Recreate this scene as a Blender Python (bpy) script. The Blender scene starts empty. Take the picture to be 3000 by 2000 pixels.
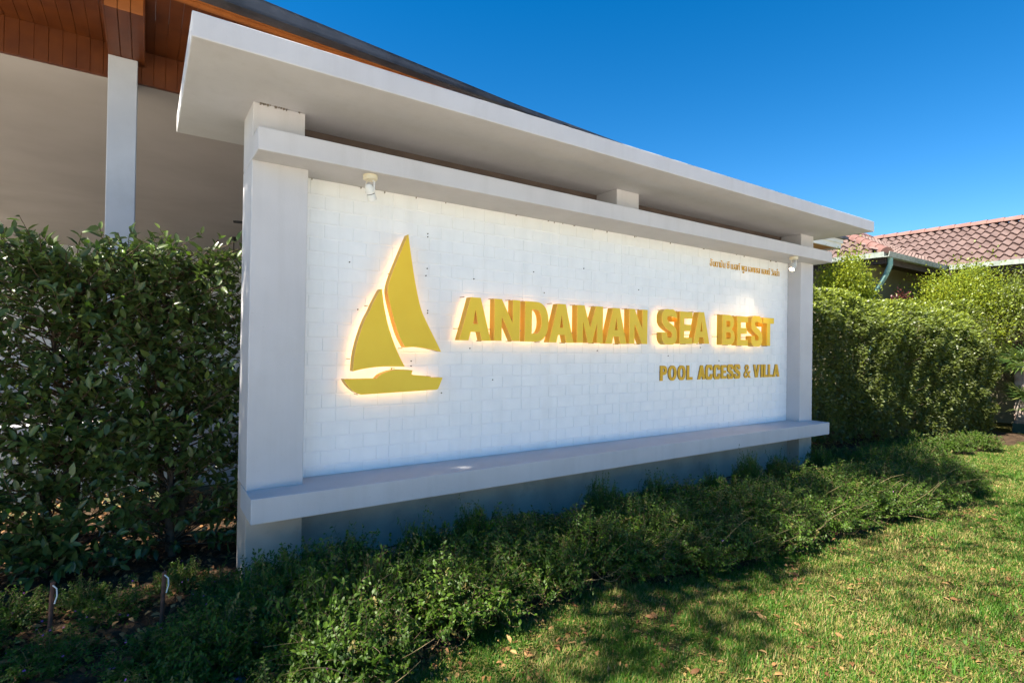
import bpy, bmesh, math, random
import numpy as np
from mathutils import Vector, Matrix

sc = bpy.context.scene
COL = sc.collection
G = 0.70                                   # top of the ledge above the ground
RNG = np.random.default_rng(7)
random.seed(7)

# ------------------------------------------------------------------ camera
CAMPOS = Vector((-0.57258, -4.14768, 0.98899 + G))
FW = Vector((0.56116308, 0.82766987, 0.00765366))
RT = Vector((0.82753626, -0.56121137, 0.0150179))
UP = RT.cross(FW)
cd = bpy.data.cameras.new('camera')
cam = bpy.data.objects.new('camera', cd)
COL.objects.link(cam)
cam.matrix_world = Matrix(((RT.x, UP.x, -FW.x, CAMPOS.x), (RT.y, UP.y, -FW.y, CAMPOS.y),
                           (RT.z, UP.z, -FW.z, CAMPOS.z), (0, 0, 0, 1)))
cd.sensor_fit = 'HORIZONTAL'; cd.sensor_width = 36.0
cd.lens = 36.0 * 1589.3 / 3000.0
cd.clip_start = 0.05; cd.clip_end = 2000
sc.camera = cam

# ------------------------------------------------------------------ sky and sun
SUN = Vector((-0.62, 0.025, 0.78)).normalized()          # towards the sun
world = bpy.data.worlds.new('World'); sc.world = world; world.use_nodes = True
wn = world.node_tree.nodes; wl = world.node_tree.links
sky = wn.new('ShaderNodeTexSky'); sky.sky_type = 'NISHITA'; sky.sun_disc = False
sky.sun_elevation = math.asin(SUN.z)
sky.sun_rotation = math.atan2(SUN.x, SUN.y)
sky.altitude = 1000; sky.air_density = 1.0; sky.dust_density = 0.0; sky.ozone_density = 1.5
hsv = wn.new('ShaderNodeHueSaturation'); hsv.inputs['Saturation'].default_value = 1.46      # deep polarised tropical blue
wl.new(sky.outputs['Color'], hsv.inputs['Color'])
wl.new(hsv.outputs['Color'], wn['Background'].inputs['Color'])
wn['Background'].inputs['Strength'].default_value = 0.057
sd = bpy.data.lights.new('sun', 'SUN'); sd.energy = 5.0; sd.angle = math.radians(0.53); sd.color = (1.0, 0.93, 0.80)
so = bpy.data.objects.new('sun', sd); COL.objects.link(so)
so.rotation_euler = SUN.to_track_quat('Z', 'Y').to_euler()
sc.view_settings.view_transform = 'Standard'; sc.view_settings.look = 'None'
sc.view_settings.gamma = 1.0; sc.view_settings.use_curve_mapping = False
sc.view_settings.exposure = 1.85
sc.cycles.use_adaptive_sampling = True
sc.cycles.max_bounces = 8; sc.cycles.diffuse_bounces = 5; sc.cycles.transmission_bounces = 6
sc.cycles.sample_clamp_indirect = 6.0
sc.cycles.use_denoising = True

# ------------------------------------------------------------------ helpers
def tag(o, label=None, cat=None, group=None, kind=None):
    if label: o['label'] = label
    if cat: o['category'] = cat
    if group: o['group'] = group
    if kind: o['kind'] = kind
    return o
def empty(name, loc, label=None, cat=None, group=None):
    o = bpy.data.objects.new(name, None); COL.objects.link(o); o.location = loc
    o.empty_display_size = 0.1
    return tag(o, label, cat, group)
def link(name, me, parent=None, loc=None):
    o = bpy.data.objects.new(name, me); COL.objects.link(o)
    if parent is not None:
        o.parent = parent
        # meshes are written in world coordinates; shift back by the parent's place
        pl = Vector((0, 0, 0)); q = parent
        while q is not None: pl += Vector(q.location); q = q.parent
        o.location = (Vector(loc) if loc is not None else Vector((0, 0, 0))) - pl
    elif loc is not None: o.location = loc
    return o
def mesh(name, V, F, mat=None, smooth=False):
    me = bpy.data.meshes.new(name)
    me.from_pydata([tuple(v) for v in V], [], [tuple(f) for f in F]); me.update()
    if mat: me.materials.append(mat)
    if smooth: me.polygons.foreach_set('use_smooth', [True] * len(me.polygons))
    return me
def npmesh(name, V, loops, starts, mat, rnd=None, smooth=False):
    me = bpy.data.meshes.new(name)
    me.vertices.add(len(V)); me.vertices.foreach_set('co', np.asarray(V, np.float32).ravel())
    me.loops.add(len(loops)); me.loops.foreach_set('vertex_index', np.asarray(loops, np.int32))
    me.polygons.add(len(starts)); me.polygons.foreach_set('loop_start', np.asarray(starts, np.int32))
    if smooth: me.polygons.foreach_set('use_smooth', np.ones(len(starts), bool))
    me.update(calc_edges=True); me.validate()
    if rnd is not None:
        a = me.attributes.new('rnd', 'FLOAT', 'POINT'); a.data.foreach_set('value', np.asarray(rnd, np.float32))
    me.materials.append(mat)
    return me
def box_vf(x0, x1, y0, y1, z0, z1):
    V = [(x0,y0,z0),(x1,y0,z0),(x1,y1,z0),(x0,y1,z0),(x0,y0,z1),(x1,y0,z1),(x1,y1,z1),(x0,y1,z1)]
    F = [(0,3,2,1),(4,5,6,7),(0,1,5,4),(1,2,6,5),(2,3,7,6),(3,0,4,7)]
    return V, F
def boxm(name, x0, x1, y0, y1, z0, z1, mat, bev=0.0, seg=2):
    V, F = box_vf(x0, x1, y0, y1, z0, z1)
    me = mesh(name, V, F, mat)
    if bev > 0:
        bm = bmesh.new(); bm.from_mesh(me)
        bmesh.ops.bevel(bm, geom=bm.edges[:], offset=bev, segments=seg, profile=0.5, affect='EDGES')
        bm.to_mesh(me); bm.free()
    return me
def box(name, x0, x1, y0, y1, z0, z1, mat, parent=None, bev=0.0, seg=2):
    c = Vector(((x0 + x1) / 2, (y0 + y1) / 2, (z0 + z1) / 2))
    me = boxm(name, x0 - c.x, x1 - c.x, y0 - c.y, y1 - c.y, z0 - c.z, z1 - c.z, mat, bev, seg)
    return link(name, me, parent, c)
def lathe_vf(prof, n=20, c=(0, 0, 0), axis=Vector((0, 0, 1))):
    q = Vector((0, 0, 1)).rotation_difference(axis); c = Vector(c)
    V = []; F = []
    for r, h in prof:
        for k in range(n):
            a = 2 * math.pi * k / n
            V.append(tuple(c + q @ Vector((r * math.cos(a), r * math.sin(a), h))))
    for i in range(len(prof) - 1):
        for k in range(n):
            k2 = (k + 1) % n
            F.append((i*n+k, i*n+k2, (i+1)*n+k2, (i+1)*n+k))
    F.append(tuple(range(n - 1, -1, -1))); m = (len(prof) - 1) * n; F.append(tuple(range(m, m + n)))
    return V, F
def lathe(name, prof, mat, parent, c, axis=Vector((0, 0, 1)), n=20, smooth=True):
    V, F = lathe_vf(prof, n, (0, 0, 0), axis)
    me = mesh(name, V, F, mat)
    if smooth:
        for pgn in me.polygons: pgn.use_smooth = len(pgn.vertices) == 4
        try: me.set_sharp_from_angle(angle=math.radians(40))
        except Exception: pass
    return link(name, me, parent, Vector(c))
def tube_np(lines, radii, sides=3):
    """lines: (N,K,3); radii (N,K) -> verts, loops, starts"""
    L = np.asarray(lines, float); N, K, _ = L.shape
    T = np.gradient(L, axis=1); T /= np.linalg.norm(T, axis=2, keepdims=True) + 1e-9
    ref = np.where(np.abs(T[..., 2:3]) > 0.9, np.array([1., 0, 0]), np.array([0, 0, 1.]))
    A = np.cross(T, ref); A /= np.linalg.norm(A, axis=2, keepdims=True) + 1e-9
    B = np.cross(T, A)
    ang = np.arange(sides) * 2 * np.pi / sides
    R = np.asarray(radii)[:, :, None, None]
    V = L[:, :, None, :] + R * (A[:, :, None, :] * np.cos(ang)[None, None, :, None] + B[:, :, None, :] * np.sin(ang)[None, None, :, None])
    base = (np.arange(N) * K * sides)[:, None, None]
    i = np.arange(K - 1)[None, :, None] * sides; k = np.arange(sides)[None, None, :]; k2 = (k + 1) % sides
    q = np.stack([base + i + k, base + i + k2, base + i + sides + k2, base + i + sides + k], axis=-1).reshape(-1, 4)
    return V.reshape(-1, 3), q.ravel(), np.arange(len(q)) * 4
def tube(name, pts, rad, mat, parent=None, sides=8):
    P = np.array([pts], float)
    r = np.full((1, len(pts)), rad) if np.isscalar(rad) else np.array([rad])
    V, lo, st = tube_np(P, r, sides)
    return link(name, npmesh(name, V, lo, st, mat, smooth=True), parent)
def vnoise(x, y, s=1.0, seed=0):
    """smooth value noise 0..1, numpy"""
    x = np.asarray(x, float) * s; y = np.asarray(y, float) * s
    xi = np.floor(x).astype(np.int64); yi = np.floor(y).astype(np.int64)
    fx = x - xi; fy = y - yi; fx = fx*fx*(3-2*fx); fy = fy*fy*(3-2*fy)
    def h(a, b):
        n = (a * 374761393 + b * 668265263 + seed * 974711) & 0xffffffff
        n = ((n ^ (n >> 13)) * 1274126177) & 0xffffffff
        return ((n ^ (n >> 16)) & 0xffff) / 65535.0
    return (h(xi, yi)*(1-fx) + h(xi+1, yi)*fx)*(1-fy) + (h(xi, yi+1)*(1-fx) + h(xi+1, yi+1)*fx)*fy

# ------------------------------------------------------------------ materials
MATS = {}
def nt(name):
    m = bpy.data.materials.new(name); m.use_nodes = True
    return m, m.node_tree.nodes, m.node_tree.links, m.node_tree.nodes['Principled BSDF']
def surf(name, c1, c2=None, rough=0.6, scale=3.0, detail=6, bump=0.0, bscale=60.0, spec=0.4, lo=0.35, hi=0.65,
         stain=None, stain_scale=1.2, stain_amt=0.3, metal=0.0, bdist=0.01):
    m, n, l, b = nt(name)
    tc = n.new('ShaderNodeTexCoord')
    geo = n.new('ShaderNodeNewGeometry')
    nz = n.new('ShaderNodeTexNoise'); nz.inputs['Scale'].default_value = scale; nz.inputs['Detail'].default_value = detail
    l.new(geo.outputs['Position'], nz.inputs['Vector'])
    rp = n.new('ShaderNodeValToRGB')
    rp.color_ramp.elements[0].position = lo; rp.color_ramp.elements[1].position = hi
    rp.color_ramp.elements[0].color = (*c1, 1); rp.color_ramp.elements[1].color = (*(c2 or c1), 1)
    l.new(nz.outputs['Fac'], rp.inputs['Fac'])
    out = rp.outputs['Color']
    if stain:
        n2 = n.new('ShaderNodeTexNoise'); n2.inputs['Scale'].default_value = stain_scale; n2.inputs['Detail'].default_value = 8
        n2.inputs['Roughness'].default_value = 0.7
        l.new(geo.outputs['Position'], n2.inputs['Vector'])
        r2 = n.new('ShaderNodeMapRange'); r2.inputs['From Min'].default_value = 0.52; r2.inputs['From Max'].default_value = 0.78
        r2.inputs['To Max'].default_value = stain_amt
        l.new(n2.outputs['Fac'], r2.inputs['Value'])
        mx = n.new('ShaderNodeMix'); mx.data_type = 'RGBA'
        l.new(r2.outputs['Result'], mx.inputs['Factor']); l.new(out, mx.inputs['A']); mx.inputs['B'].default_value = (*stain, 1)
        out = mx.outputs['Result']
    l.new(out, b.inputs['Base Color'])
    b.inputs['Roughness'].default_value = rough; b.inputs['Metallic'].default_value = metal
    b.inputs['Specular IOR Level'].default_value = spec
    if bump > 0:
        n3 = n.new('ShaderNodeTexNoise'); n3.inputs['Scale'].default_value = bscale; n3.inputs['Detail'].default_value = 5
        l.new(geo.outputs['Position'], n3.inputs['Vector'])
        bp = n.new('ShaderNodeBump'); bp.inputs['Strength'].default_value = bump; bp.inputs['Distance'].default_value = bdist
        l.new(n3.outputs['Fac'], bp.inputs['Height']); l.new(bp.outputs['Normal'], b.inputs['Normal'])
    MATS[name] = m
    return m
def leafmat(name, cols, trans=0.3, tcol=(0.25, 0.4, 0.05), rough=0.45, spec=0.5):
    """cols: list of (pos, colour) read by the per-leaf value 'rnd'"""
    m, n, l, b = nt(name)
    at = n.new('ShaderNodeAttribute'); at.attribute_name = 'rnd'; at.attribute_type = 'GEOMETRY'
    rp = n.new('ShaderNodeValToRGB'); e = rp.color_ramp.elements
    e[0].position = cols[0][0]; e[0].color = (*cols[0][1], 1)
    e[1].position = cols[-1][0]; e[1].color = (*cols[-1][1], 1)
    for p_, c_ in cols[1:-1]:
        q = e.new(p_); q.color = (*c_, 1)
    l.new(at.outputs['Fac'], rp.inputs['Fac'])
    l.new(rp.outputs['Color'], b.inputs['Base Color'])
    b.inputs['Roughness'].default_value = rough; b.inputs['Specular IOR Level'].default_value = spec
    if trans > 0:
        tr = n.new('ShaderNodeBsdfTranslucent')
        mc = n.new('ShaderNodeMix'); mc.data_type = 'RGBA'; mc.blend_type = 'MIX'; mc.inputs['Factor'].default_value = 0.55
        l.new(rp.outputs['Color'], mc.inputs['A']); mc.inputs['B'].default_value = (*tcol, 1)
        l.new(mc.outputs['Result'], tr.inputs['Color'])
        ms = n.new('ShaderNodeMixShader'); ms.inputs['Fac'].default_value = trans
        l.new(b.outputs['BSDF'], ms.inputs[1]); l.new(tr.outputs['BSDF'], ms.inputs[2])
        l.new(ms.outputs['Shader'], n['Material Output'].inputs['Surface'])
    MATS[name] = m
    return m
def emit(name, col, strength):
    m, n, l, b = nt(name)
    b.inputs['Base Color'].default_value = (*[min(1, c) for c in col], 1)
    b.inputs['Emission Color'].default_value = (*col, 1); b.inputs['Emission Strength'].default_value = strength
    return m

m_paint = surf('paint_plaster', (0.52, 0.505, 0.515), (0.57, 0.555, 0.565), rough=0.65, scale=2.2, bump=0.25, bscale=90, bdist=0.003,
               stain=(0.36, 0.34, 0.31), stain_scale=3.5, stain_amt=0.14, lo=0.3, hi=0.7)
def streaks(m, col, amt=0.35, sx=9.0, sz=0.55):
    n = m.node_tree.nodes; l = m.node_tree.links; b = n['Principled BSDF']
    src = b.inputs['Base Color'].links[0].from_socket
    geo = n.new('ShaderNodeNewGeometry'); mp = n.new('ShaderNodeMapping'); mp.inputs['Scale'].default_value = (sx, sx, sz)
    nz = n.new('ShaderNodeTexNoise'); nz.inputs['Scale'].default_value = 1.0; nz.inputs['Detail'].default_value = 7; nz.inputs['Roughness'].default_value = 0.65
    l.new(geo.outputs['Position'], mp.inputs['Vector']); l.new(mp.outputs['Vector'], nz.inputs['Vector'])
    mr = n.new('ShaderNodeMapRange'); mr.inputs['From Min'].default_value = 0.50; mr.inputs['From Max'].default_value = 0.80; mr.inputs['To Max'].default_value = amt
    l.new(nz.outputs['Fac'], mr.inputs['Value'])
    sp = n.new('ShaderNodeTexNoise'); sp.inputs['Scale'].default_value = 55.0; sp.inputs['Detail'].default_value = 3
    l.new(geo.outputs['Position'], sp.inputs['Vector'])
    m2 = n.new('ShaderNodeMapRange'); m2.inputs['From Min'].default_value = 0.70; m2.inputs['From Max'].default_value = 0.76; m2.inputs['To Max'].default_value = amt * 1.3
    l.new(sp.outputs['Fac'], m2.inputs['Value'])
    mx = n.new('ShaderNodeMath'); mx.operation = 'MAXIMUM'; l.new(mr.outputs['Result'], mx.inputs[0]); l.new(m2.outputs['Result'], mx.inputs[1])
    mix = n.new('ShaderNodeMix'); mix.data_type = 'RGBA'; mix.inputs['B'].default_value = (*col, 1)
    l.new(mx.outputs['Value'], mix.inputs['Factor']); l.new(src, mix.inputs['A']); l.new(mix.outputs['Result'], b.inputs['Base Color'])
streaks(m_paint, (0.30, 0.28, 0.25), 0.17)
m_brick = surf('paint_brick', (0.83, 0.84, 0.85), (0.89, 0.895, 0.90), rough=0.3, scale=6, bump=0.35, bscale=45, bdist=0.0025, spec=0.5, lo=0.3, hi=0.7)
streaks(m_brick, (0.55, 0.55, 0.53), 0.22, 7.0, 0.5)
m_joint = surf('paint_joint', (0.82, 0.825, 0.835), (0.87, 0.875, 0.88), rough=0.45, scale=9, bump=0.2, bscale=80, bdist=0.002)
m_plinth = surf('plinth_render', (0.48, 0.39, 0.32), (0.60, 0.50, 0.41), rough=0.85, scale=3.5, bump=0.4, bscale=40, bdist=0.004,
                stain=(0.16, 0.145, 0.13), stain_scale=2.6, stain_amt=0.6)
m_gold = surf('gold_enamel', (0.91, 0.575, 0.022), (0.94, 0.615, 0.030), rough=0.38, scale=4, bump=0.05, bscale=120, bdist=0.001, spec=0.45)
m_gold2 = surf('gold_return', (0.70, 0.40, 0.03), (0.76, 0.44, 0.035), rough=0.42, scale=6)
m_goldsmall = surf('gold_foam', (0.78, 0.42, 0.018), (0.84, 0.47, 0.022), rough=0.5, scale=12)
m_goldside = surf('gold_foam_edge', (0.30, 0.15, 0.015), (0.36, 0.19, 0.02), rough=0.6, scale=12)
m_steel = surf('screw_steel', (0.22, 0.19, 0.15), (0.35, 0.30, 0.24), rough=0.45, metal=0.7, scale=40)
m_dark = surf('dark_hole', (0.03, 0.027, 0.024), (0.06, 0.05, 0.045), rough=0.8, scale=50)
m_led = emit('led_glow', (1.0, 0.68, 0.34), 0.72)
m_cream = surf('cream_lamp', (0.70, 0.62, 0.44), (0.76, 0.68, 0.50), rough=0.4, scale=20)
m_lampw = surf('white_lamp', (0.74, 0.72, 0.66), (0.80, 0.78, 0.72), rough=0.35, scale=20)
m_lens = emit('lamp_lens', (1.0, 0.80, 0.52), 14.0)
m_lensoff = surf('lamp_lens_off', (0.30, 0.30, 0.29), (0.4, 0.4, 0.38), rough=0.1, scale=20)

# ------------------------------------------------------------------ leaf builders
T8 = np.array([[0,0,0],[.28,.42,.06],[.30,0,-.02],[.28,-.42,.06],[.66,.40,.03],[.68,0,-.06],[.66,-.40,.03],[1,0,-.12]], float)
F8 = [(0,2,1),(0,3,2),(2,5,4,1),(3,6,5,2),(5,7,4),(6,7,5)]
T4 = np.array([[0,0,0],[.5,.5,.10],[1,0,-.05],[.5,-.5,.10]], float)
F4 = [(0,3,2),(0,2,1)]
T6 = np.array([[0,0,0],[.35,.46,.08],[.35,-.46,.08],[.75,.34,.03],[.75,-.34,.03],[1,0,-.10]], float)
F6 = [(0,2,1),(1,2,4,3),(3,4,5)]
def leaf_frames(D, N):
    D = D / (np.linalg.norm(D, axis=1, keepdims=True) + 1e-9)
    S = np.cross(N, D); S /= np.linalg.norm(S, axis=1, keepdims=True) + 1e-9
    U = np.cross(D, S)
    return D, S, U
def leaves_np(P, D, N, L, W, T, F):
    D, S, U = leaf_frames(D, N)
    L = np.asarray(L)[:, None, None]; W = np.asarray(W)[:, None, None]
    V = P[:, None, :] + D[:, None, :] * T[None, :, 0:1] * L + S[:, None, :] * T[None, :, 1:2] * W + U[:, None, :] * T[None, :, 2:3] * L
    n = len(P); k = len(T)
    off = (np.arange(n) * k)[:, None]
    lens = [len(f) for f in F]
    tmpl = np.concatenate([np.array(f) for f in F])
    loops = (off + tmpl[None, :]).ravel()
    st1 = np.concatenate([[0], np.cumsum(lens)[:-1]])
    starts = ((np.arange(n) * len(tmpl))[:, None] + st1[None, :]).ravel()
    return V.reshape(-1, 3), loops, starts
def unit(a): return a / (np.linalg.norm(a, axis=-1, keepdims=True) + 1e-9)
def bez(P0, P1, P2, K):
    t = np.linspace(0, 1, K)[None, :, None]
    return (1-t)**2*P0[:, None] + 2*t*(1-t)*P1[:, None] + t*t*P2[:, None]

# ================================================================== SETTING
m_ground = surf('ground_earth', (0.05, 0.06, 0.02), (0.09, 0.085, 0.04), rough=0.95, scale=1.5, bump=0.6, bscale=30, bdist=0.02)
m_lawn = surf('lawn_turf', (0.045, 0.055, 0.012), (0.11, 0.09, 0.035), rough=0.95, scale=2.4, bump=1.0, bscale=70, bdist=0.02,
              stain=(0.13, 0.10, 0.05), stain_scale=1.1, stain_amt=0.6, spec=0.05)
m_soil = surf('bed_mulch', (0.030, 0.019, 0.012), (0.085, 0.055, 0.034), spec=0.1, rough=0.95, scale=14, bump=1.0, bscale=45, bdist=0.03,
              stain=(0.13, 0.10, 0.07), stain_scale=6, stain_amt=0.5)
m_pave = surf('pale_concrete_paving', (0.48, 0.44, 0.38), (0.56, 0.52, 0.45), rough=0.8, scale=1.2, bump=0.2, bscale=50)
m_conc = surf('kerb_concrete', (0.20, 0.19, 0.18), (0.30, 0.29, 0.28), rough=0.9, scale=8, bump=0.5, bscale=60, bdist=0.004)

def sheet(name, x0, x1, y0, y1, z, mat, nx=1, ny=1, fz=None):
    xs = np.linspace(x0, x1, nx + 1); ys = np.linspace(y0, y1, ny + 1)
    X, Y = np.meshgrid(xs, ys, indexing='ij')
    Z = np.full_like(X, z) if fz is None else fz(X, Y)
    V = np.stack([X, Y, Z], -1).reshape(-1, 3)
    i, j = np.meshgrid(np.arange(nx), np.arange(ny), indexing='ij'); a = (i * (ny + 1) + j).ravel()
    q = np.stack([a, a + ny + 1, a + ny + 2, a + 1], -1)
    o = link(name, npmesh(name, V, q.ravel(), np.arange(len(q)) * 4, mat, smooth=fz is not None))
    o['kind'] = 'structure'
    return o
sheet('ground', -400, 400, -400, 400, -0.02, m_ground)
sheet('lawn', -2.2, 22.0, -3.9, 0.6, 0.0, m_lawn)
sheet('driveway', -60, -2.2, -3.9, 3.2, 0.004, m_pave)
sheet('road', -60, 60, -40, -3.9, 0.008, m_pave)
def bed_edge(x):
    x = np.asarray(x, float)
    e = np.interp(x, [-3, -1, 0.3, 1.2, 2.0, 3.2, 4.2, 5.5, 6.8, 8.0, 8.8, 9.7, 14], [-2.4, -2.2, -1.7, -1.42, -1.40, -1.70, -1.80, -1.88, -1.98, -1.75, -1.45, -0.9, -1.3])
    return e
def bed_z(X, Y):
    d = Y - bed_edge(X)                       # inside the bed when positive
    return np.where(d > 0, 0.012 + 0.06 * np.clip(d / 0.5, 0, 1), 0.012 - 0.10 * np.clip(-d / 0.12, 0, 1)) + 0.02 * (vnoise(X, Y, 5, 3) - 0.5) * (d > 0)
sheet('planting_bed', -2.6, 14.0, -2.6, 2.4, 0, m_soil, 150, 60, bed_z)

# ================================================================== SIGN WALL
Z = lambda z: z + G
sign = empty('sign_wall', (3.6, 0, 0), 'white sign wall with flat canopy slab, columns and ledge above low shrubs', 'sign wall')
CX1 = 7.25
# canopy, beam, ledge
box('canopy_slab', -0.3935, 7.515, -0.846, 0.755, Z(2.588), Z(2.7248), m_paint, sign, 0.006)
box('cross_beam', 0.0, 7.272, -0.427, 0.168, Z(2.2), Z(2.3476), m_paint, sign, 0.007)
box('ledge', -0.003, 7.252, -0.4234, 0.02, Z(-0.161), Z(0.0), m_paint, sign, 0.005)
for x0, x1, ws in ((0.002, 0.363, 0.336), (6.913, 7.241, 7.241)):
    box('column', x0, x1, -0.188, 0.20, Z(0.0) - 0.002, Z(2.2) + 0.002, m_paint, sign, 0.006)
    box('column_stub', x0, min(ws, x1), -0.186, 0.198, Z(2.2) + 0.004, Z(2.588) + 0.002, m_paint, sign, 0.005)
    box('column_base', x0 + 0.001, x1 - 0.001, -0.187, 0.199, -0.05, Z(-0.002), m_plinth, sign, 0.005)
box('column_stub', 3.36, 3.678, -0.20, 0.11, Z(2.32), Z(2.59), m_paint, sign, 0.005)
box('wall_backing', 0.361, 6.915, 0.0, 0.16, Z(-0.001), Z(2.203), m_joint, sign)
box('plinth', 0.362, 6.914, -0.02, 0.15, -0.05, Z(-0.003), m_plinth, sign)

m_panel = surf('shaded_brown_panel', (0.11, 0.08, 0.065), (0.15, 0.11, 0.09), rough=0.8, scale=3)  # darker than the plaster: deep shade under the canopy put into the colour
box('back_panel', 0.334, 6.915, 0.10, 0.15, Z(2.3484), Z(2.5878), m_panel, sign)
# bricks: running bond in moulded panels of four courses
BP, RP, JT, BD = 0.2145, 0.1056, 0.0100, 0.0040
def brick_mesh(w, h):
    c = 0.0020
    V = [(-w/2,0,-h/2),(w/2,0,-h/2),(w/2,0,h/2),(-w/2,0,h/2),(-w/2+c,-BD,-h/2+c),(w/2-c,-BD,-h/2+c),(w/2-c,-BD,h/2-c),(-w/2+c,-BD,h/2-c)]
    F = [(4,5,6,7),(0,1,5,4),(1,2,6,5),(2,3,7,6),(3,0,4,7)]
    return V, F
pieces = []
z_top = 2.19
r = 0
while True:
    zt = z_top - r * RP - JT / 2; zb = z_top - (r + 1) * RP + JT / 2
    if r == 0: zt = 2.198
    if zb < 0.004: zb = 0.004
    if zt - zb < 0.012: break
    band = r // 4
    seam0 = 1.059 if band % 2 == 0 else 0.632
    seams = [seam0 + k * 0.858 for k in range(-2, 9)]
    off = 0.527 if r % 2 == 1 else 0.6335
    k = -3
    while True:
        a = off + k * BP + 0.0035; b = off + (k + 1) * BP - 0.0035; k += 1
        if a > 6.91: break
        a = max(a, 0.366); b = min(b, 6.911)
        if b - a < 0.012: continue
        cuts = [a] + [s for s in seams if a + 0.015 < s < b - 0.015] + [b]
        for i in range(len(cuts) - 1):
            u0 = cuts[i] + (0.0011 if i > 0 else 0); u1 = cuts[i+1] - (0.0011 if i < len(cuts) - 2 else 0)
            pieces.append((u0, u1, zb, zt))
    if zb <= 0.0041: break
    r += 1
def seen_area(pc):
    c = Vector(((pc[0]+pc[1])/2, 0, Z((pc[2]+pc[3])/2))) - CAMPOS
    return (pc[1]-pc[0]) * (pc[3]-pc[2]) * abs(c.y) / c.length ** 3
pieces.sort(key=seen_area, reverse=True)
cache = {}
for u0, u1, zb, zt in pieces[:300]:
    key = (round(u1-u0, 4), round(zt-zb, 4))
    if key not in cache:
        V, F = brick_mesh(*key); cache[key] = mesh('brick', V, F, m_brick)
    o = link('brick', cache[key], sign, ((u0+u1)/2, RNG.normal(0, 0.0003) + 0.0003, Z((zb+zt)/2)))
    o.rotation_euler = (RNG.normal(0, .002), 0, RNG.normal(0, .0015))
V = []; F = []
for u0, u1, zb, zt in pieces[300:]:
    v, f = brick_mesh(u1-u0, zt-zb); n0 = len(V)
    V += [(a + (u0+u1)/2, b, c + Z((zb+zt)/2)) for a, b, c in v]; F += [tuple(i + n0 for i in q) for q in f]
link('brickwork', mesh('brickwork', V, F, m_brick), sign)['kind'] = 'stuff'
# old screw plugs in the wall
for i, (x, z) in enumerate([(1.37,1.91),(1.37,1.885),(1.37,1.62),(1.36,1.56),(.72,1.61),(.79,1.25),(1.38,1.27),(1.38,1.25),(1.24,.85),(1.24,.81),(1.07,.79),
             (1.82,1.57),(2.47,1.69),(1.79,.96),(2.03,.68),(2.6,1.50),(3.3,.95),(3.9,1.62),(4.97,1.36),(4.98,1.00),(5.35,.84),(1.52,.58),(3.1,1.78),(4.4,.9)]):
    lathe('wall_plug', [(0.0052, -0.004), (0.0048, 0.006)], m_dark, sign, (x, -0.006, Z(z)), Vector((0, -1, 0)), 8)
# dust and wasp-nest crumbs along the beam joint
V = []; F = []
for i in range(24):
    x = 0.42 + 6.4 * RNG.random() ** 1.5; s = 0.0012 + 0.0022 * RNG.random()
    v, f = box_vf(x - s, x + s, -0.012 - s * 2 * RNG.random(), -0.004, Z(2.2) - 0.004 - 0.012 * RNG.random() - s, Z(2.2) - 0.001)
    n0 = len(V); V += v; F += [tuple(a + n0 for a in q) for q in f]
for i in range(20):
    x = 0.01 + 0.32 * RNG.random(); s = 0.0012 + 0.0022 * RNG.random()
    v, f = box_vf(x - s, x + s, -0.200 - s, -0.184, Z(2.588) - 0.012 * RNG.random() - s, Z(2.588) - 0.001)
    n0 = len(V); V += v; F += [tuple(a + n0 for a in q) for q in f]
link('nest_crumbs', mesh('nest_crumbs', V, F, m_steel), sign)['kind'] = 'stuff'

# concrete strip along the foot of the wall
ks = box('kerb_strip', 0.40, 6.9, -0.52, -0.06, -0.03, 0.085, m_conc, None, 0.012)
tag(ks, 'rough grey concrete strip along the foot of the sign wall', 'kerb')

# ================================================================== LETTERS
def flat_fill(loops2d):
    """loops2d: list of closed 2D polygons (outer + holes) -> verts2d, tris"""
    cu = bpy.data.curves.new('tmp', 'CURVE'); cu.dimensions = '2D'; cu.fill_mode = 'FRONT'
    for lp in loops2d:
        sp = cu.splines.new('POLY'); sp.points.add(len(lp) - 1); sp.use_cyclic_u = True
        for pnt, (x, y) in zip(sp.points, lp): pnt.co = (x, y, 0, 1)
    ob = bpy.data.objects.new('tmp', cu); COL.objects.link(ob)
    dg = bpy.context.evaluated_depsgraph_get(); dg.update()
    me = bpy.data.meshes.new_from_object(ob.evaluated_get(dg))
    V = [(v.co.x, v.co.y) for v in me.vertices]; F = [tuple(p.vertices) for p in me.polygons]
    bpy.data.objects.remove(ob); bpy.data.curves.remove(cu); bpy.data.meshes.remove(me)
    return V, F
def ell(cx, cy, rx, ry, a0, a1, n, e=2.0):
    out = []
    for i in range(n + 1):
        a = a0 + (a1 - a0) * i / n
        c, s = math.cos(a), math.sin(a)
        out.append((cx + rx * math.copysign(abs(c) ** (2/e), c), cy + ry * math.copysign(abs(s) ** (2/e), s)))
    return out
def cubic(p0, p1, p2, p3, n=8):
    o = []
    for i in range(n):
        t = i / n; u = 1 - t
        o.append((u**3*p0[0]+3*u*u*t*p1[0]+3*u*t*t*p2[0]+t**3*p3[0], u**3*p0[1]+3*u*u*t*p1[1]+3*u*t*t*p2[1]+t**3*p3[1]))
    return o
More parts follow.
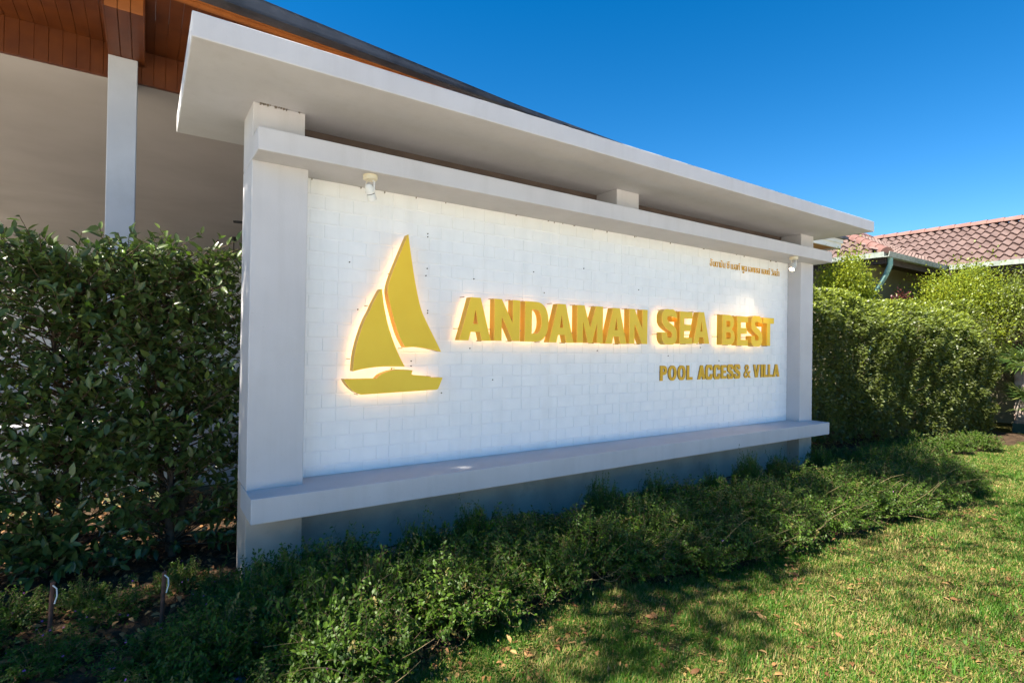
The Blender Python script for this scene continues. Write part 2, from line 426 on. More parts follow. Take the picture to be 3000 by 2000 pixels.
def stroke(cl, s, t):
    n = len(cl); Lf = []; Rt = []
    for i in range(n):
        a = cl[max(0, i-1)]; b = cl[min(n-1, i+1)]
        dx, dy = b[0]-a[0], b[1]-a[1]; d = math.hypot(dx, dy); dx /= d; dy /= d
        w = (s * abs(dy) + t * abs(dx)) / max(1e-6, math.hypot(dy, dx)) / 2
        w = min(w, max(s, t) * 0.55)
        if i in (0, n-1): dx, dy = 0, math.copysign(1, dy); w = s / 2
        Lf.append((cl[i][0]-dy*w, cl[i][1]+dx*w)); Rt.append((cl[i][0]+dy*w, cl[i][1]-dx*w))
    return [Lf + Rt[::-1]]
PI = math.pi
def glyph(ch, w, h, s, t):
    if ch == 'A':
        tw = 0.31 * w; x0 = (w - tw) / 2; bz0, bz1 = 0.20*h, 0.385*h; apex = 0.735*h
        ix = lambda z: x0 * z / h + s * 1.16
        k = (w/2 - (s*1.16 + x0*bz1/h)) / (apex - bz1)
        return [[(0,0),(s*1.16,0),(s*1.16 + x0*bz0/h*0.95, bz0),(w - s*1.16 - x0*bz0/h*0.95, bz0),(w-s*1.16,0),(w,0),(w-x0,h),(x0,h)],
                [(s*1.16 + x0*bz1/h, bz1),(w/2, apex),(w - s*1.16 - x0*bz1/h, bz1)]]
    if ch == 'N':
        return [[(0,0),(s,0),(s,0.585*h),(w-s*1.0,0),(w,0),(w,h),(w-s,h),(w-s,0.43*h),(s*0.97,h),(0,h)]]
    if ch == 'M':
        return [[(0,0),(s,0),(s,0.57*h),(w/2-s*.36,0),(w/2+s*.36,0),(w-s,0.57*h),(w-s,0),(w,0),(w,h),(w-s*1.2,h),(w/2,0.41*h),(s*1.2,h),(0,h)]]
    if ch == 'E':
        return [[(0,0),(w,0),(w,t),(s,t),(s,h*.405),(w*.90,h*.405),(w*.90,h*.405+t),(s,h*.405+t),(s,h-t),(w,h-t),(w,h),(0,h)]]
    if ch == 'T':
        return [[((w-s)/2,0),((w+s)/2,0),((w+s)/2,h-t),(w,h-t),(w,h),(0,h),(0,h-t),((w-s)/2,h-t)]]
    if ch == 'L':
        return [[(0,0),(w,0),(w,t),(s,t),(s,h),(0,h)]]
    if ch == 'I':
        return [[(0,0),(w,0),(w,h),(0,h)]]
    if ch == 'V':
        a = 0.33 * w
        return [[(a,0),(w-a,0),(w,h),(w-s*1.05,h),(w/2,h*.22),(s*1.05,h),(0,h)]]
    if ch == 'D':
        o = [(0,0)] + ell(w*.46, h/2, w*.54, h/2, -PI/2, PI/2, 20, 2.25) + [(0,h)]
        i = [(s,t)] + ell(w*.46, h/2, w*.54 - s*1.05, h/2-t, -PI/2, PI/2, 16, 2.1) + [(s,h-t)]
        return [o, i]
    if ch == 'B':
        o = [(0,0)] + ell(w*.55, h*.27, w*.45, h*.27, -PI/2, PI/2*0.80, 12, 2.2) + ell(w*.52, h*.755, w*.42, h*.245, -PI/2*.78, PI/2, 12, 2.2) + [(0,h)]
        i1 = [(s,t)] + ell(w*.52, (t+h*.425)/2, w*.48-s*1.0, (h*.425-t)/2, -PI/2, PI/2, 8, 2.4) + [(s,h*.425)]
        i2 = [(s,h*.60)] + ell(w*.50, (h*.60+h-t)/2, w*.44-s*1.0, (h-t-h*.60)/2, -PI/2, PI/2, 8, 2.4) + [(s,h-t)]
        return [o, i1, i2]
    if ch == 'P':
        o = [(0,0),(s,0),(s,h*.38)] + ell(w*.48, h*.69, w*.52, h*.31, -PI/2, PI/2, 14, 2.3) + [(0,h)]
        i = [(s,h*.38+t)] + ell(w*.45, h*.69, w*.55-s, h*.31-t, -PI/2, PI/2, 10, 2.3) + [(s,h-t)]
        return [o, i]
    if ch == 'O':
        return [ell(w/2, h/2, w/2, h*.51, 0, 2*PI, 28, 2.25)[:-1], ell(w/2, h/2, w/2-s, h*.51-t, 0, 2*PI, 24, 2.2)[:-1]]
    if ch == 'S':
        h2 = h * 1.03; R_, L_, C_ = w-s/2, s/2, w/2; Tt, Bb = h2-t/2, t/2-h*.03
        cl = (cubic((R_,.665*h),(R_,.93*h),(C_+.24*w,Tt),(C_,Tt)) + cubic((C_,Tt),(C_-.26*w,Tt),(L_,.90*h),(L_,.735*h)) +
              cubic((L_,.735*h),(L_,.60*h),(C_-.16*w,.555*h),(C_,.50*h)) + cubic((C_,.50*h),(C_+.18*w,.445*h),(R_,.40*h),(R_,.27*h)) +
              cubic((R_,.27*h),(R_,.10*h),(C_+.26*w,Bb),(C_,Bb)) + cubic((C_,Bb),(C_-.26*w,Bb),(L_,.07*h),(L_,.33*h)) + [(L_,.33*h)])
        return stroke(cl, s, t)
    if ch == 'C':
        R_, L_, C_ = w-s/2, s/2, w/2; Tt, Bb = h*1.02-t/2, t/2-h*.02
        cl = (cubic((R_,.64*h),(R_,.92*h),(C_+.26*w,Tt),(C_,Tt)) + cubic((C_,Tt),(C_-.30*w,Tt),(L_,.84*h),(L_,.5*h)) +
              cubic((L_,.5*h),(L_,.16*h),(C_-.30*w,Bb),(C_,Bb)) + cubic((C_,Bb),(C_+.26*w,Bb),(R_,.08*h),(R_,.37*h)) + [(R_,.37*h)])
        return stroke(cl, s, t)
GAP, DEP = 0.060, 0.080
def solid_letter(name, loops2d, x, z, label, cat, group, pins, mats=(m_gold, m_gold2), lit=True, gap=GAP, dep=DEP):
    """loops2d in metres, origin at (x, z) on the wall"""
    t = empty(name, (x, 0, z), label, cat, group)
    V2, F2 = flat_fill(loops2d)
    yf, yb = -(gap + dep), -gap
    lip = min(0.006, dep * 0.3)
    # face with a small lip
    V = [(x+a, yf, z+b) for a, b in V2]; F = [tuple(q) for q in F2]
    for lp in loops2d:
        n0 = len(V); n = len(lp)
        V += [(x+a, yf, z+b) for a, b in lp] + [(x+a, yf+lip, z+b) for a, b in lp]
        F += [(n0+i, n0+(i+1) % n, n0+n+(i+1) % n, n0+n+i) for i in range(n)]
    link('face', mesh('face', V, F, mats[0]), t)
    V = []; F = []
    for lp in loops2d:
        n0 = len(V); n = len(lp)
        V += [(x+a, yf+lip+0.0005, z+b) for a, b in lp] + [(x+a, yb, z+b) for a, b in lp]
        F += [(n0+i, n0+(i+1) % n, n0+n+(i+1) % n, n0+n+i) for i in range(n)]
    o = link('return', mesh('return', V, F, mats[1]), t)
    if lit:
        link('led_panel', mesh('led_panel', [(x+a, yb-0.012, z+b) for a, b in V2], [tuple(reversed(q)) for q in F2], m_led), t)
    for (px, pz) in pins:
        lathe('mount_pin', [(0.0045, 0), (0.0035, 0.004), (0.0035, gap + 0.02)], m_steel, t, (x+px, 0.0, z+pz), Vector((0, -1, 0)), 6)
    return t
LH = 0.367
big = [('A',1.611,1.922,1.028,'first letter A of ANDAMAN'),('N',1.957,2.228,1.030,'first letter N of ANDAMAN, beside the D'),('D',2.285,2.554,1.028,'letter D in ANDAMAN'),
       ('A',2.563,2.864,1.025,'second letter A of ANDAMAN, between D and M'),('M',2.907,3.248,1.027,'letter M in ANDAMAN'),('A',3.286,3.587,1.023,'third letter A of ANDAMAN, after the M'),
       ('N',3.627,3.900,1.027,'final letter N of ANDAMAN'),('S',4.137,4.384,1.040,'letter S starting SEA'),('E',4.432,4.655,1.038,'letter E in SEA'),('A',4.672,4.969,1.046,'letter A ending SEA'),
       ('B',5.222,5.472,1.037,'letter B starting BEST'),('E',5.523,5.751,1.033,'letter E in BEST'),('S',5.826,6.070,1.038,'letter S in BEST'),('T',6.093,6.339,1.036,'letter T ending BEST')]
for ch, x0, x1, z0, desc in big:
    w = x1 - x0
    pins = [(0.02 if ch not in 'AS' else 0.075, LH + 0.004), (-0.004 if ch not in 'A' else 0.018, LH*.27), (w*0.8, -0.003)]
    if ch in 'NM': pins.append((w - 0.07, LH + 0.004))
    solid_letter('sign_letter', glyph(ch, w, LH, 0.077, 0.073), x0, Z(z0), 'large raised yellow backlit ' + desc, 'letter', 'big backlit letters of the sign', pins)
small = [('P',4.26,4.375,'letter P starting POOL'),('O',4.396,4.539,'first letter O of POOL'),('O',4.561,4.702,'second letter O of POOL'),('L',4.726,4.830,'letter L ending POOL'),
         ('A',4.930,5.072,'letter A starting ACCESS'),('C',5.077,5.214,'first letter C of ACCESS'),('C',5.235,5.368,'second letter C of ACCESS'),('E',5.389,5.496,'letter E in ACCESS'),
         ('S',5.517,5.642,'first letter S of ACCESS'),('S',5.660,5.789,'final letter S of ACCESS'),('V',6.083,6.227,'letter V starting VILLA'),
         ('I',6.257,6.303,'letter I in VILLA'),('L',6.322,6.412,'first letter L of VILLA'),('L',6.430,6.532,'second letter L of VILLA'),('A',6.551,6.703,'letter A ending VILLA')]
for ch, x0, x1, desc in small:
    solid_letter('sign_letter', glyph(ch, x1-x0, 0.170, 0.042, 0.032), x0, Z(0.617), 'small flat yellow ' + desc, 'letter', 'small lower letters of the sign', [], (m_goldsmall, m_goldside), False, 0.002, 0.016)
# characters set from the built-in font (ampersand and the Thai line)
def font_loops(txt, bold=0.0):
    cu = bpy.data.curves.new('tmpf', 'FONT'); cu.body = txt; cu.size = 1.0; cu.offset = bold; cu.fill_mode = 'NONE'; cu.resolution_u = 4
    ob = bpy.data.objects.new('tmpf', cu); COL.objects.link(ob)
    dg = bpy.context.evaluated_depsgraph_get(); dg.update()
    me = bpy.data.meshes.new_from_object(ob.evaluated_get(dg))
    nxt = {}
    for e in me.edges:
        a, b = e.vertices; nxt.setdefault(a, []).append(b); nxt.setdefault(b, []).append(a)
    seen = set(); out = []
    for s in list(nxt):
        if s in seen: continue
        lp = [s]; seen.add(s); cur = s
        while True:
            c = [q for q in nxt[cur] if q not in seen]
            if not c: break
            cur = c[0]; seen.add(cur); lp.append(cur)
        if len(lp) > 2: out.append([(me.vertices[i].co.x, me.vertices[i].co.y) for i in lp])
    bpy.data.objects.remove(ob); bpy.data.curves.remove(cu); bpy.data.meshes.remove(me)
    return out
def fit_loops(loops, w, z0=None, h=None):
    xs = [p[0] for l in loops for p in l]; ys = [p[1] for l in loops for p in l]
    sx = w / (max(xs) - min(xs)); x0 = min(xs)
    if h is None: return [[((a - x0) * sx, b) for a, b in l] for l in loops]
    sy = h / (max(ys) - min(ys)); y0 = min(ys)
    return [[((a - x0) * sx, (b - y0) * sy) for a, b in l] for l in loops]
amp = fit_loops(font_loops('&', 0.018), 0.147, h=0.174)
solid_letter('sign_letter', amp, 5.873, Z(0.615), 'small flat yellow ampersand between ACCESS and VILLA', 'letter', 'small lower letters of the sign', [], (m_goldsmall, m_goldside), False, 0.002, 0.016)
thai = [('อันดามัน',['อั','น','ด','า','มั','น'],5.146,5.454),('ซี',['ซี'],5.487,5.54),('เบสท์',['เ','บ','ส','ท์'],5.573,5.77),('พูล',['พู','ล'],5.803,5.92),
        ('เอกเซส',['เ','อ','ก','เ','ซ','ส'],5.955,6.222),('แอนด์',['แ','อ','น','ด์'],6.258,6.456),('วิลล่า',['วิ','ล','ล่','า'],6.489,6.684)]
ORD = ['first', 'second', 'third', 'fourth', 'fifth', 'sixth']
for wi, (word, parts, xa, xb) in enumerate(thai):
    gl = [font_loops(c, 0.014) for c in parts]
    base = [[p[0] for l in g for p in l] for g in gl]
    ws = [max(b) - min(b) for b in base]
    gapw = 0.09
    tot = sum(ws) + gapw * (len(ws) - 1); k = (xb - xa) / tot
    x = xa
    for ci, (c, g, b) in enumerate(zip(parts, gl, base)):
        mn = min(b); lp = [[((p - mn) * k, q * 0.115) for p, q in l] for l in g]
        solid_letter('thai_letter', lp, x, Z(2.002), 'tiny gold Thai letter, %s of the %s Thai word under the beam' % (ORD[ci], ORD[wi] if wi < 6 else 'last'),
                     'letter', 'small Thai letters of the sign', [], (m_goldsmall, m_goldside), False, 0.001, 0.010)
        x += (ws[ci] + gapw) * k

# ------------------------------------------------------------------ boat emblem
def spline(pts, sharp=(), n=5):
    """closed smooth polygon through pts with corners kept at indices in sharp"""
    m = len(pts); out = []
    for i in range(m):
        p1 = pts[i]; p2 = pts[(i+1) % m]
        p0 = pts[i-1] if i not in sharp else p1
        p3 = pts[(i+2) % m] if (i+1) % m not in sharp else p2
        for k in range(n):
            t = k / n
            q = []
            for d in (0, 1):
                q.append(0.5*((2*p1[d]) + (-p0[d]+p2[d])*t + (2*p0[d]-5*p1[d]+4*p2[d]-p3[d])*t*t + (-p0[d]+3*p1[d]-3*p2[d]+p3[d])*t**3))
            out.append(tuple(q))
    return out
big_sail = [(1.142,1.854),(1.103,1.762),(1.057,1.648),(1.016,1.545),(0.988,1.455),(0.980,1.40),(0.987,1.345),(1.006,1.272),(1.038,1.164),(1.077,1.055),(1.130,0.962),
            (1.218,0.966),(1.308,0.957),(1.384,0.943),(1.445,0.929),(1.360,1.080),(1.304,1.180),(1.257,1.280),(1.214,1.445),(1.186,1.584),(1.157,1.751)]
small_sail = [(0.932,1.409),(0.918,1.397),(0.867,1.30),(0.840,1.238),(0.803,1.164),(0.767,1.062),(0.741,0.966),(0.726,0.88),(0.719,0.78),(0.786,0.795),(0.880,0.808),(0.977,0.813),
              (1.130,0.811),(1.085,0.889),(1.033,1.003),(0.986,1.134),(0.954,1.265),(0.943,1.327)]
hull = [(0.652,0.722),(0.901,0.722),(0.929,0.749),(0.978,0.771),(1.037,0.785),(1.117,0.787),(1.195,0.782),(1.190,0.763),(1.202,0.746),(1.344,0.731),(1.358,0.720),(1.462,0.719),
        (1.424,0.633),(1.400,0.621),(1.055,0.611),(0.784,0.604),(0.766,0.610),(0.724,0.632),(0.687,0.667),(0.668,0.693)]
def emblem(pts, sharp, label, pins):
    c = (sum(p[0] for p in pts)/len(pts), min(p[1] for p in pts))
    lp = [(a - c[0], b - c[1]) for a, b in spline(pts, sharp)]
    solid_letter('boat_emblem', [lp], c[0], Z(c[1]), label, 'emblem', 'yellow sailing boat emblem', [(a - c[0], b - c[1]) for a, b in pins])
emblem(big_sail, (0, 10, 14), 'tall yellow mainsail of the boat emblem, behind the smaller sail', [(1.03, 1.545), (1.0, 1.12), (1.13, .955), (1.36, 1.05)])
emblem(small_sail, (0, 8, 12), 'smaller yellow foresail of the boat emblem above the hull', [(0.845, 1.28), (0.712, .87), (1.09, .86)])
emblem(hull, (0, 1, 6, 7, 9, 10, 11, 13, 15), 'yellow hull of the boat emblem with curved cabin roof', [(1.07, .795), (0.775, .600), (1.38, .725)])

# ------------------------------------------------------------------ spotlights under the beam
def spotlight(x, y, aim, label, lit):
    zc = Z(2.2)
    t = empty('spotlight', (x, y, zc), label, 'spotlight')
    lathe('mount_plate', [(0.050, 0), (0.052, -0.004), (0.052, -0.030), (0.046, -0.036)][::-1], m_cream, t, (x, y, zc), n=24)
    a = Vector(aim).normalized()
    piv = Vector((x, y, zc - 0.118))
    side = a.cross(Vector((0, 0, 1))).normalized()
    for sgn in (-1, 1):
        q = piv + side * 0.034 * sgn
        tube('bracket_arm', [(x + side.x*0.02*sgn, y + side.y*0.02*sgn, zc - 0.034), (q.x, q.y, zc - 0.05), (q.x, q.y, piv.z)], 0.006, m_lampw, t, 6)
        lathe('pivot_screw', [(0.009, -0.003), (0.009, 0.005)], m_lampw, t, q, side * sgn, 10)
    b = lathe('lamp_body', [(0.016, -0.055), (0.027, -0.040), (0.030, -0.012), (0.031, 0.014)], m_lampw, t, piv, a, 18)
    lathe('gap_ring', [(0.0285, 0.013), (0.0285, 0.020)], m_dark, t, piv, a, 18)
    lathe('lamp_hood', [(0.031, 0.019), (0.0325, 0.022), (0.0335, 0.062)], m_lampw, t, piv, a, 18)
    lathe('lens', [(0.029, 0.0615), (0.028, 0.0635)], m_lens if lit else m_lensoff, t, piv, a, 18)
    tube('lamp_wire', [(x - 0.01, y, zc - 0.034), (x - 0.025, y + 0.012, zc - 0.055), tuple(piv - a * 0.05)], 0.004, m_cream, t, 5)
    if lit:
        ld = bpy.data.lights.new('spot_bulb', 'SPOT'); ld.energy = 9.0; ld.color = (1.0, 0.78, 0.5); ld.spot_size = math.radians(75); ld.spot_blend = 0.8; ld.shadow_soft_size = 0.025
        lo = bpy.data.objects.new('spot_bulb', ld); COL.objects.link(lo); lo.parent = t
        lo.location = (piv + a * 0.075) - Vector((x, y, zc)); lo.rotation_euler = (-a).to_track_quat('Z', 'Y').to_euler()
spotlight(0.757, -0.335, (0.42, 0.30, -0.85), 'unlit cream spotlight under the beam above the boat emblem', False)
spotlight(6.415, -0.355, (-0.62, 0.06, -0.78), 'lit white spotlight under the beam beside the Thai lettering', True)

# ================================================================== LOBBY BUILDING
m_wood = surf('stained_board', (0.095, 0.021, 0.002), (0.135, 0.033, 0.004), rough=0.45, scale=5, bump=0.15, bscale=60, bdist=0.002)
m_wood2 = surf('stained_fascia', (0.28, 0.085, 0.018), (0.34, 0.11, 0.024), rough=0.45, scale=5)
m_ceil = surf('lobby_ceiling_paint', (0.42, 0.37, 0.33), (0.47, 0.42, 0.38), rough=0.8, scale=0.8)
m_lobwall = surf('lobby_wall_paint', (0.62, 0.63, 0.66), (0.68, 0.69, 0.72), rough=0.75, scale=0.8)
m_colp = surf('lobby_column_paint', (0.52, 0.53, 0.56), (0.58, 0.59, 0.62), rough=0.7, scale=2, stain=(0.36, 0.36, 0.37), stain_scale=3, stain_amt=0.3, bump=0.2, bscale=80, bdist=0.003)
m_gut = surf('dark_gutter_metal', (0.055, 0.055, 0.06), (0.10, 0.10, 0.11), rough=0.35, scale=3, metal=0.3, stain=(0.18, 0.17, 0.17), stain_scale=9, stain_amt=0.5)
m_roofd = surf('dark_roof_sheet', (0.06, 0.06, 0.065), (0.09, 0.09, 0.095), rough=0.5, scale=2)
m_white = surf('white_trim', (0.70, 0.69, 0.66), (0.76, 0.75, 0.72), rough=0.5, scale=4)
m_black = surf('black_fan_metal', (0.015, 0.014, 0.014), (0.03, 0.028, 0.026), rough=0.4, scale=8)
m_floor = surf('lobby_floor_tile', (0.46, 0.42, 0.38), (0.54, 0.50, 0.45), rough=0.35, scale=1.0)
lob = empty('lobby_building', (0, 3.5, 0), 'open lobby with orange boarded eaves and beige ceiling behind the hedge', 'building')
LX0, LX1 = -9.0, 8.6
ROT = 0.045                                                # the eave drifts away from the sign along x
YF = 3.5
eave_y = lambda x: 2.08 + 0.075 * (x + 0.4)
drop = lambda x: 0.037 * (x + 0.2)
box('floor', LX0, LX1, 3.3, 18.4, -0.05, 0.12, m_floor, lob)
box('ceiling', LX0, LX1, YF + 0.05, 18.0, Z(3.96), Z(4.05), m_ceil, lob)
box('back_wall', LX0, LX1, 18.0, 18.2, 0.1, Z(4.0), m_lobwall, lob)
box('cornice', LX0, LX1, 17.86, 17.998, Z(3.62), Z(3.72), m_white, lob, 0.01)
box('cornice', LX0, LX1, 17.93, 17.999, Z(3.38), Z(3.48), m_white, lob, 0.01)
box('end_wall', LX1 - 0.02, LX1 + 0.2, 3.7, 18.3, 0.0, Z(4.2), m_lobwall, lob)
PW = 0.118
bandpl = {}
def plank(name, w, d, h, mat, key):
    if key not in bandpl: bandpl[key] = boxm(name, -w/2, w/2, -d/2, d/2, -h/2, h/2, mat, 0.0025, 1)
    return bandpl[key]
nx = int((LX1 - (-3.6)) / PW)
for i in range(nx):
    x = -3.6 + (i + 0.5) * PW
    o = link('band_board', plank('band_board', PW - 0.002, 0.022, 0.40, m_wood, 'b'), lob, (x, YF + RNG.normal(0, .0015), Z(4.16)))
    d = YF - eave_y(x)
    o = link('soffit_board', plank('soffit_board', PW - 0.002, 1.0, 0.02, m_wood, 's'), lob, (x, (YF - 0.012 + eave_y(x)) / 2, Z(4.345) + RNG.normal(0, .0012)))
    o.scale = (1, d - 0.014, 1)
box('band_backing', LX0, LX1, YF + 0.014, YF + 0.048, Z(3.962), Z(4.40), m_wood, lob)
box('soffit_backing', -3.6, LX1, 2.75, YF + 0.012, Z(4.358), Z(4.378), m_wood, lob)
box('low_wall', -8.0, LX1 - 0.1, 3.20, 3.34, -0.02, 0.80, m_colp, lob, 0.01)
# roof, fascia boards and gutter follow the slightly turned eave
def eave_bar(name, y0, y1, z0, z1, mat, x0=LX0 + 4, x1=LX1, dz=0.0):
    V = []
    for x in (x0, x1):
        e = eave_y(x)
        V += [(x, e+y0, Z(z0)), (x, e+y1, Z(z0)), (x, e+y1, Z(z1) - dz*drop(x)), (x, e+y0, Z(z1) - dz*drop(x))]
    F = [(0,1,2,3),(7,6,5,4),(0,4,5,1),(1,5,6,2),(2,6,7,3),(3,7,4,0)]
    return link(name, mesh(name, V, F, mat), lob)
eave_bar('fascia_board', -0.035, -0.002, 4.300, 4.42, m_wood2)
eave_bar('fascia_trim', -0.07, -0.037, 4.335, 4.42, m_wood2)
eave_bar('gutter', -0.26, -0.072, 4.345, 4.375, m_gut)
eave_bar('gutter_front', -0.275, -0.262, 4.345, 4.475, m_gut, x1=4.6, dz=1.0)
V = []
for x in (LX0 + 4, LX1):
    e = eave_y(x); dd = drop(x)
    V += [(x, e - 0.20, Z(4.43) - dd), (x, e + 6.0, Z(6.4) - dd), (x, e + 6.0, Z(6.5) - dd), (x, e - 0.20, Z(4.53) - dd)]
link('roof_sheet', mesh('roof_sheet', V, [(0,1,2,3),(7,6,5,4),(0,4,5,1),(1,5,6,2),(2,6,7,3),(3,7,4,0)], m_roofd), lob)
# boxed beam running out from the column
bb = -0.945
for i in range(3):
    w = 0.315 / 3
    box('beam_board', bb + i*w + 0.002, bb + (i+1)*w - 0.002, 2.292, YF - 0.014, Z(4.157), Z(4.175), m_wood, lob, 0.004, 1)
    box('beam_end_board', bb + i*w + 0.002, bb + (i+1)*w - 0.002, 2.272, 2.290, Z(4.157), Z(4.332), m_wood2, lob, 0.004, 1)
for xs in (bb - 0.012, bb + 0.315 - 0.006):
    box('beam_side_board', xs, xs + 0.018, 2.272, YF - 0.014, Z(4.155), Z(4.332), m_wood, lob, 0.003, 1)
for cx in (-0.82, 3.4, 7.6):
    box('column', cx - 0.135, cx + 0.135, YF - 0.15, YF + 0.13, 0.1, Z(4.156), m_colp, lob, 0.008)
def fan(hub, label, ang0):
    x, y, z = hub
    zc = Z(3.96)
    t = empty('ceiling_fan', (x, y, zc), label, 'ceiling fan', 'black fans hanging in the lobby')
    lathe('canopy_cup', [(0.035, -0.11), (0.07, -0.09), (0.085, -0.03), (0.10, 0.0)], m_black, t, (x, y, zc), n=16)
    tube('down_rod', [(x, y, zc - 0.1), (x, y, zc - 0.45)], 0.018, m_black, t, 8)
    lathe('motor_housing', [(0.05, -0.62), (0.12, -0.59), (0.13, -0.50), (0.06, -0.44)], m_black, t, (x, y, zc), n=18)
    for k in range(4):
        a = ang0 + k * PI / 2; d = Vector((math.cos(a), math.sin(a), 0)); s = Vector((-d.y, d.x, 0))
        V = []
        for r_, w_ in ((0.12, .04), (0.2, .055), (0.60, .065), (0.68, .04)):
            for sg, dz in ((-1, -0.012), (1, 0.012)):
                for th in (0, 0.006):
                    V.append(tuple(Vector((x, y, zc - 0.53 + dz + th)) + d * r_ + s * w_ * sg))
        F = []
        for i in range(3):
            a0 = i*4; b0 = a0+4
            F += [(a0, b0, b0+2, a0+2), (a0+1, a0+3, b0+3, b0+1), (a0, a0+1, b0+1, b0), (a0+2, b0+2, b0+3, a0+3)]
        F += [(0,2,3,1),(12,13,15,14)]
        link('blade', mesh('blade', V, F, m_black), t)
fan((-3.79, 15.9, 0), 'black ceiling fan on a rod, deep in the lobby', 0.4)
fan((1.503, 13.15, 0), 'black ceiling fan on a rod, beside the sign column', 1.0)
fan((0.941 + 0.62, 8.10, 0), 'black ceiling fan with a blade reaching past the sign column', 2.95)
fan((-3.15 - 0.66, 11.70, 0), 'black ceiling fan with a blade tip near the lobby column', 0.1)

# garden pavilion: its eave corner shows between the canopy and the beam end
pv = empty('pavilion', (9.2, 3.0, 0), 'low pavilion eave with white fascia and orange soffit behind the canopy end', 'building')
m_osoff = surf('orange_soffit', (0.42, 0.17, 0.02), (0.48, 0.21, 0.03), rough=0.5)
PX0, PX1, PY0, PY1 = 6.9, 10.82, 1.12, 5.0
box('fascia', PX0, PX1, PY0 - 0.03, PY0, Z(3.0), Z(3.17), m_white, pv, 0.004)
box('fascia_trim', PX0, PX1 + 0.02, PY0 - 0.06, PY0 - 0.032, Z(3.10), Z(3.18), m_white, pv, 0.004)
box('end_fascia', PX1 - 0.03, PX1, PY0 + 0.002, PY1, Z(3.0), Z(3.17), m_white, pv, 0.004)
for i in range(26):
    box('soffit_board', PX0 + i*0.1495 + 0.002, PX0 + (i+1)*0.1495 - 0.002, PY0 + 0.003, PY1, Z(3.03), Z(3.05), m_osoff, pv)
V = [(PX0, PY0 - 0.12, Z(3.185)), (PX1 + 0.10, PY0 - 0.12, Z(3.185)), (PX1 + 0.10, PY1, Z(3.185)), (PX0, PY1, Z(3.185)),
     (PX0, PY0 - 0.12, Z(3.235)), (PX1 + 0.10, PY0 - 0.12, Z(3.235)), (PX1 + 0.10, PY1, Z(3.235)), (PX0, PY1, Z(3.235)), (PX0, 3.1, Z(3.9)), (PX1 - 1.9, 3.1, Z(3.9))]
link('roof', mesh('roof', V, [(3,2,1,0),(0,1,5,4),(1,2,6,5),(2,3,7,6),(3,0,4,7),(4,5,9,8),(5,6,9),(6,7,8,9),(7,4,8)], m_gut), pv)
for px in (7.2, 10.3):
    box('post', px - 0.08, px + 0.08, 2.0, 2.16, -0.02, Z(3.028), m_white, pv, 0.006)
box('wall', PX0 + 0.2, PX1 - 0.8, 3.4, 4.8, -0.02, Z(3.028), m_lobwall, pv)

# ================================================================== NEIGHBOUR HOUSE
m_tile = surf('clay_tile', (0.12, 0.078, 0.069), (0.18, 0.122, 0.108), rough=0.75, scale=2.5, bump=0.3, bscale=50, bdist=0.004,
              stain=(0.21, 0.155, 0.135), stain_scale=4, stain_amt=0.5)
m_ridge = surf('clay_ridge', (0.16, 0.08, 0.066), (0.21, 0.11, 0.092), rough=0.75, scale=4, bump=0.3, bscale=50, bdist=0.004)
m_olive = surf('house_render', (0.17, 0.15, 0.09), (0.22, 0.20, 0.13), rough=0.85, scale=1.5)
m_hgut = surf('pale_gutter', (0.24, 0.27, 0.24), (0.36, 0.39, 0.36), rough=0.5, scale=8, stain=(0.22, 0.25, 0.20), stain_scale=6, stain_amt=0.6)
m_teal = surf('teal_pipe', (0.16, 0.36, 0.34), (0.28, 0.46, 0.42), rough=0.5, scale=12, stain=(0.5, 0.52, 0.42), stain_scale=14, stain_amt=0.6)
m_brown = surf('dark_brown_board', (0.035, 0.022, 0.016), (0.05, 0.032, 0.022), rough=0.6)
EZ = Z(3.1); SL = 0.53
hx, hy = 12.74, 1.05           # eave corner of the wing
WW = 5.2                       # wing width
MX = 16.0                      # eave of the main roof
MRX = 18.65                    # ridge of the main roof
MRZ = EZ + (MRX - MX) * SL
hs = empty('tiled_house', (17, 2, 0), 'neighbouring house with pinkish clay tile roof and pale gutters above the hedge', 'house')
def quad_wall(name, x0, x1, y0, y1, z0, z1, mat): return box(name, x0, x1, y0, y1, z0, z1, mat, hs)
quad_wall('wall', hx + 0.7, MX + 1.0, hy + 0.7, hy + WW - 0.7, -0.02, EZ - 0.02, m_olive)
quad_wall('wall', MX + 0.72, MRX + 2.2, -7.0, 9.0, -0.02, EZ - 0.01, m_olive)
quad_wall('soffit', hx + 0.02, MX + 0.9, hy + 0.02, hy + WW - 0.02, EZ - 0.06, EZ - 0.022, m_brown)
quad_wall('soffit', MX + 0.02, MRX + 2.6, -7.6, 9.6, EZ - 0.061, EZ - 0.024, m_brown)
quad_wall('fascia', hx + 0.03, hx + 0.06, hy + 0.03, hy + WW, EZ - 0.20, EZ + 0.0, m_brown)
quad_wall('fascia', hx + 0.062, MX + 0.3, hy + 0.03, hy + 0.06, EZ - 0.20, EZ + 0.0, m_brown)
quad_wall('fascia', MX + 0.03, MX + 0.06, -7.5, hy + 0.028, EZ - 0.20, EZ + 0.0, m_brown)
def gutter(pts, name='gutter'):
    # U-section gutter along a straight run
    a, b = Vector(pts[0]), Vector(pts[1]); d = (b - a).normalized(); o = Vector((d.y, -d.x, 0))
    prof = [(0.0, 0.05), (0.0, -0.06), (0.11, -0.06), (0.13, 0.05), (0.118, 0.05), (0.10, -0.048), (0.012, -0.048), (0.012, 0.05)]
    V = []
    for q in (a, b):
        for u, v in prof: V.append(tuple(q + o * u + Vector((0, 0, v))))
    n = len(prof); F = [(i, (i+1) % n, n + (i+1) % n, n + i) for i in range(n)] + [tuple(range(n-1, -1, -1)), tuple(range(n, 2*n))]
    link(name, mesh(name, V, F, m_hgut), hs)
L_ = 0.95
y = hy + WW
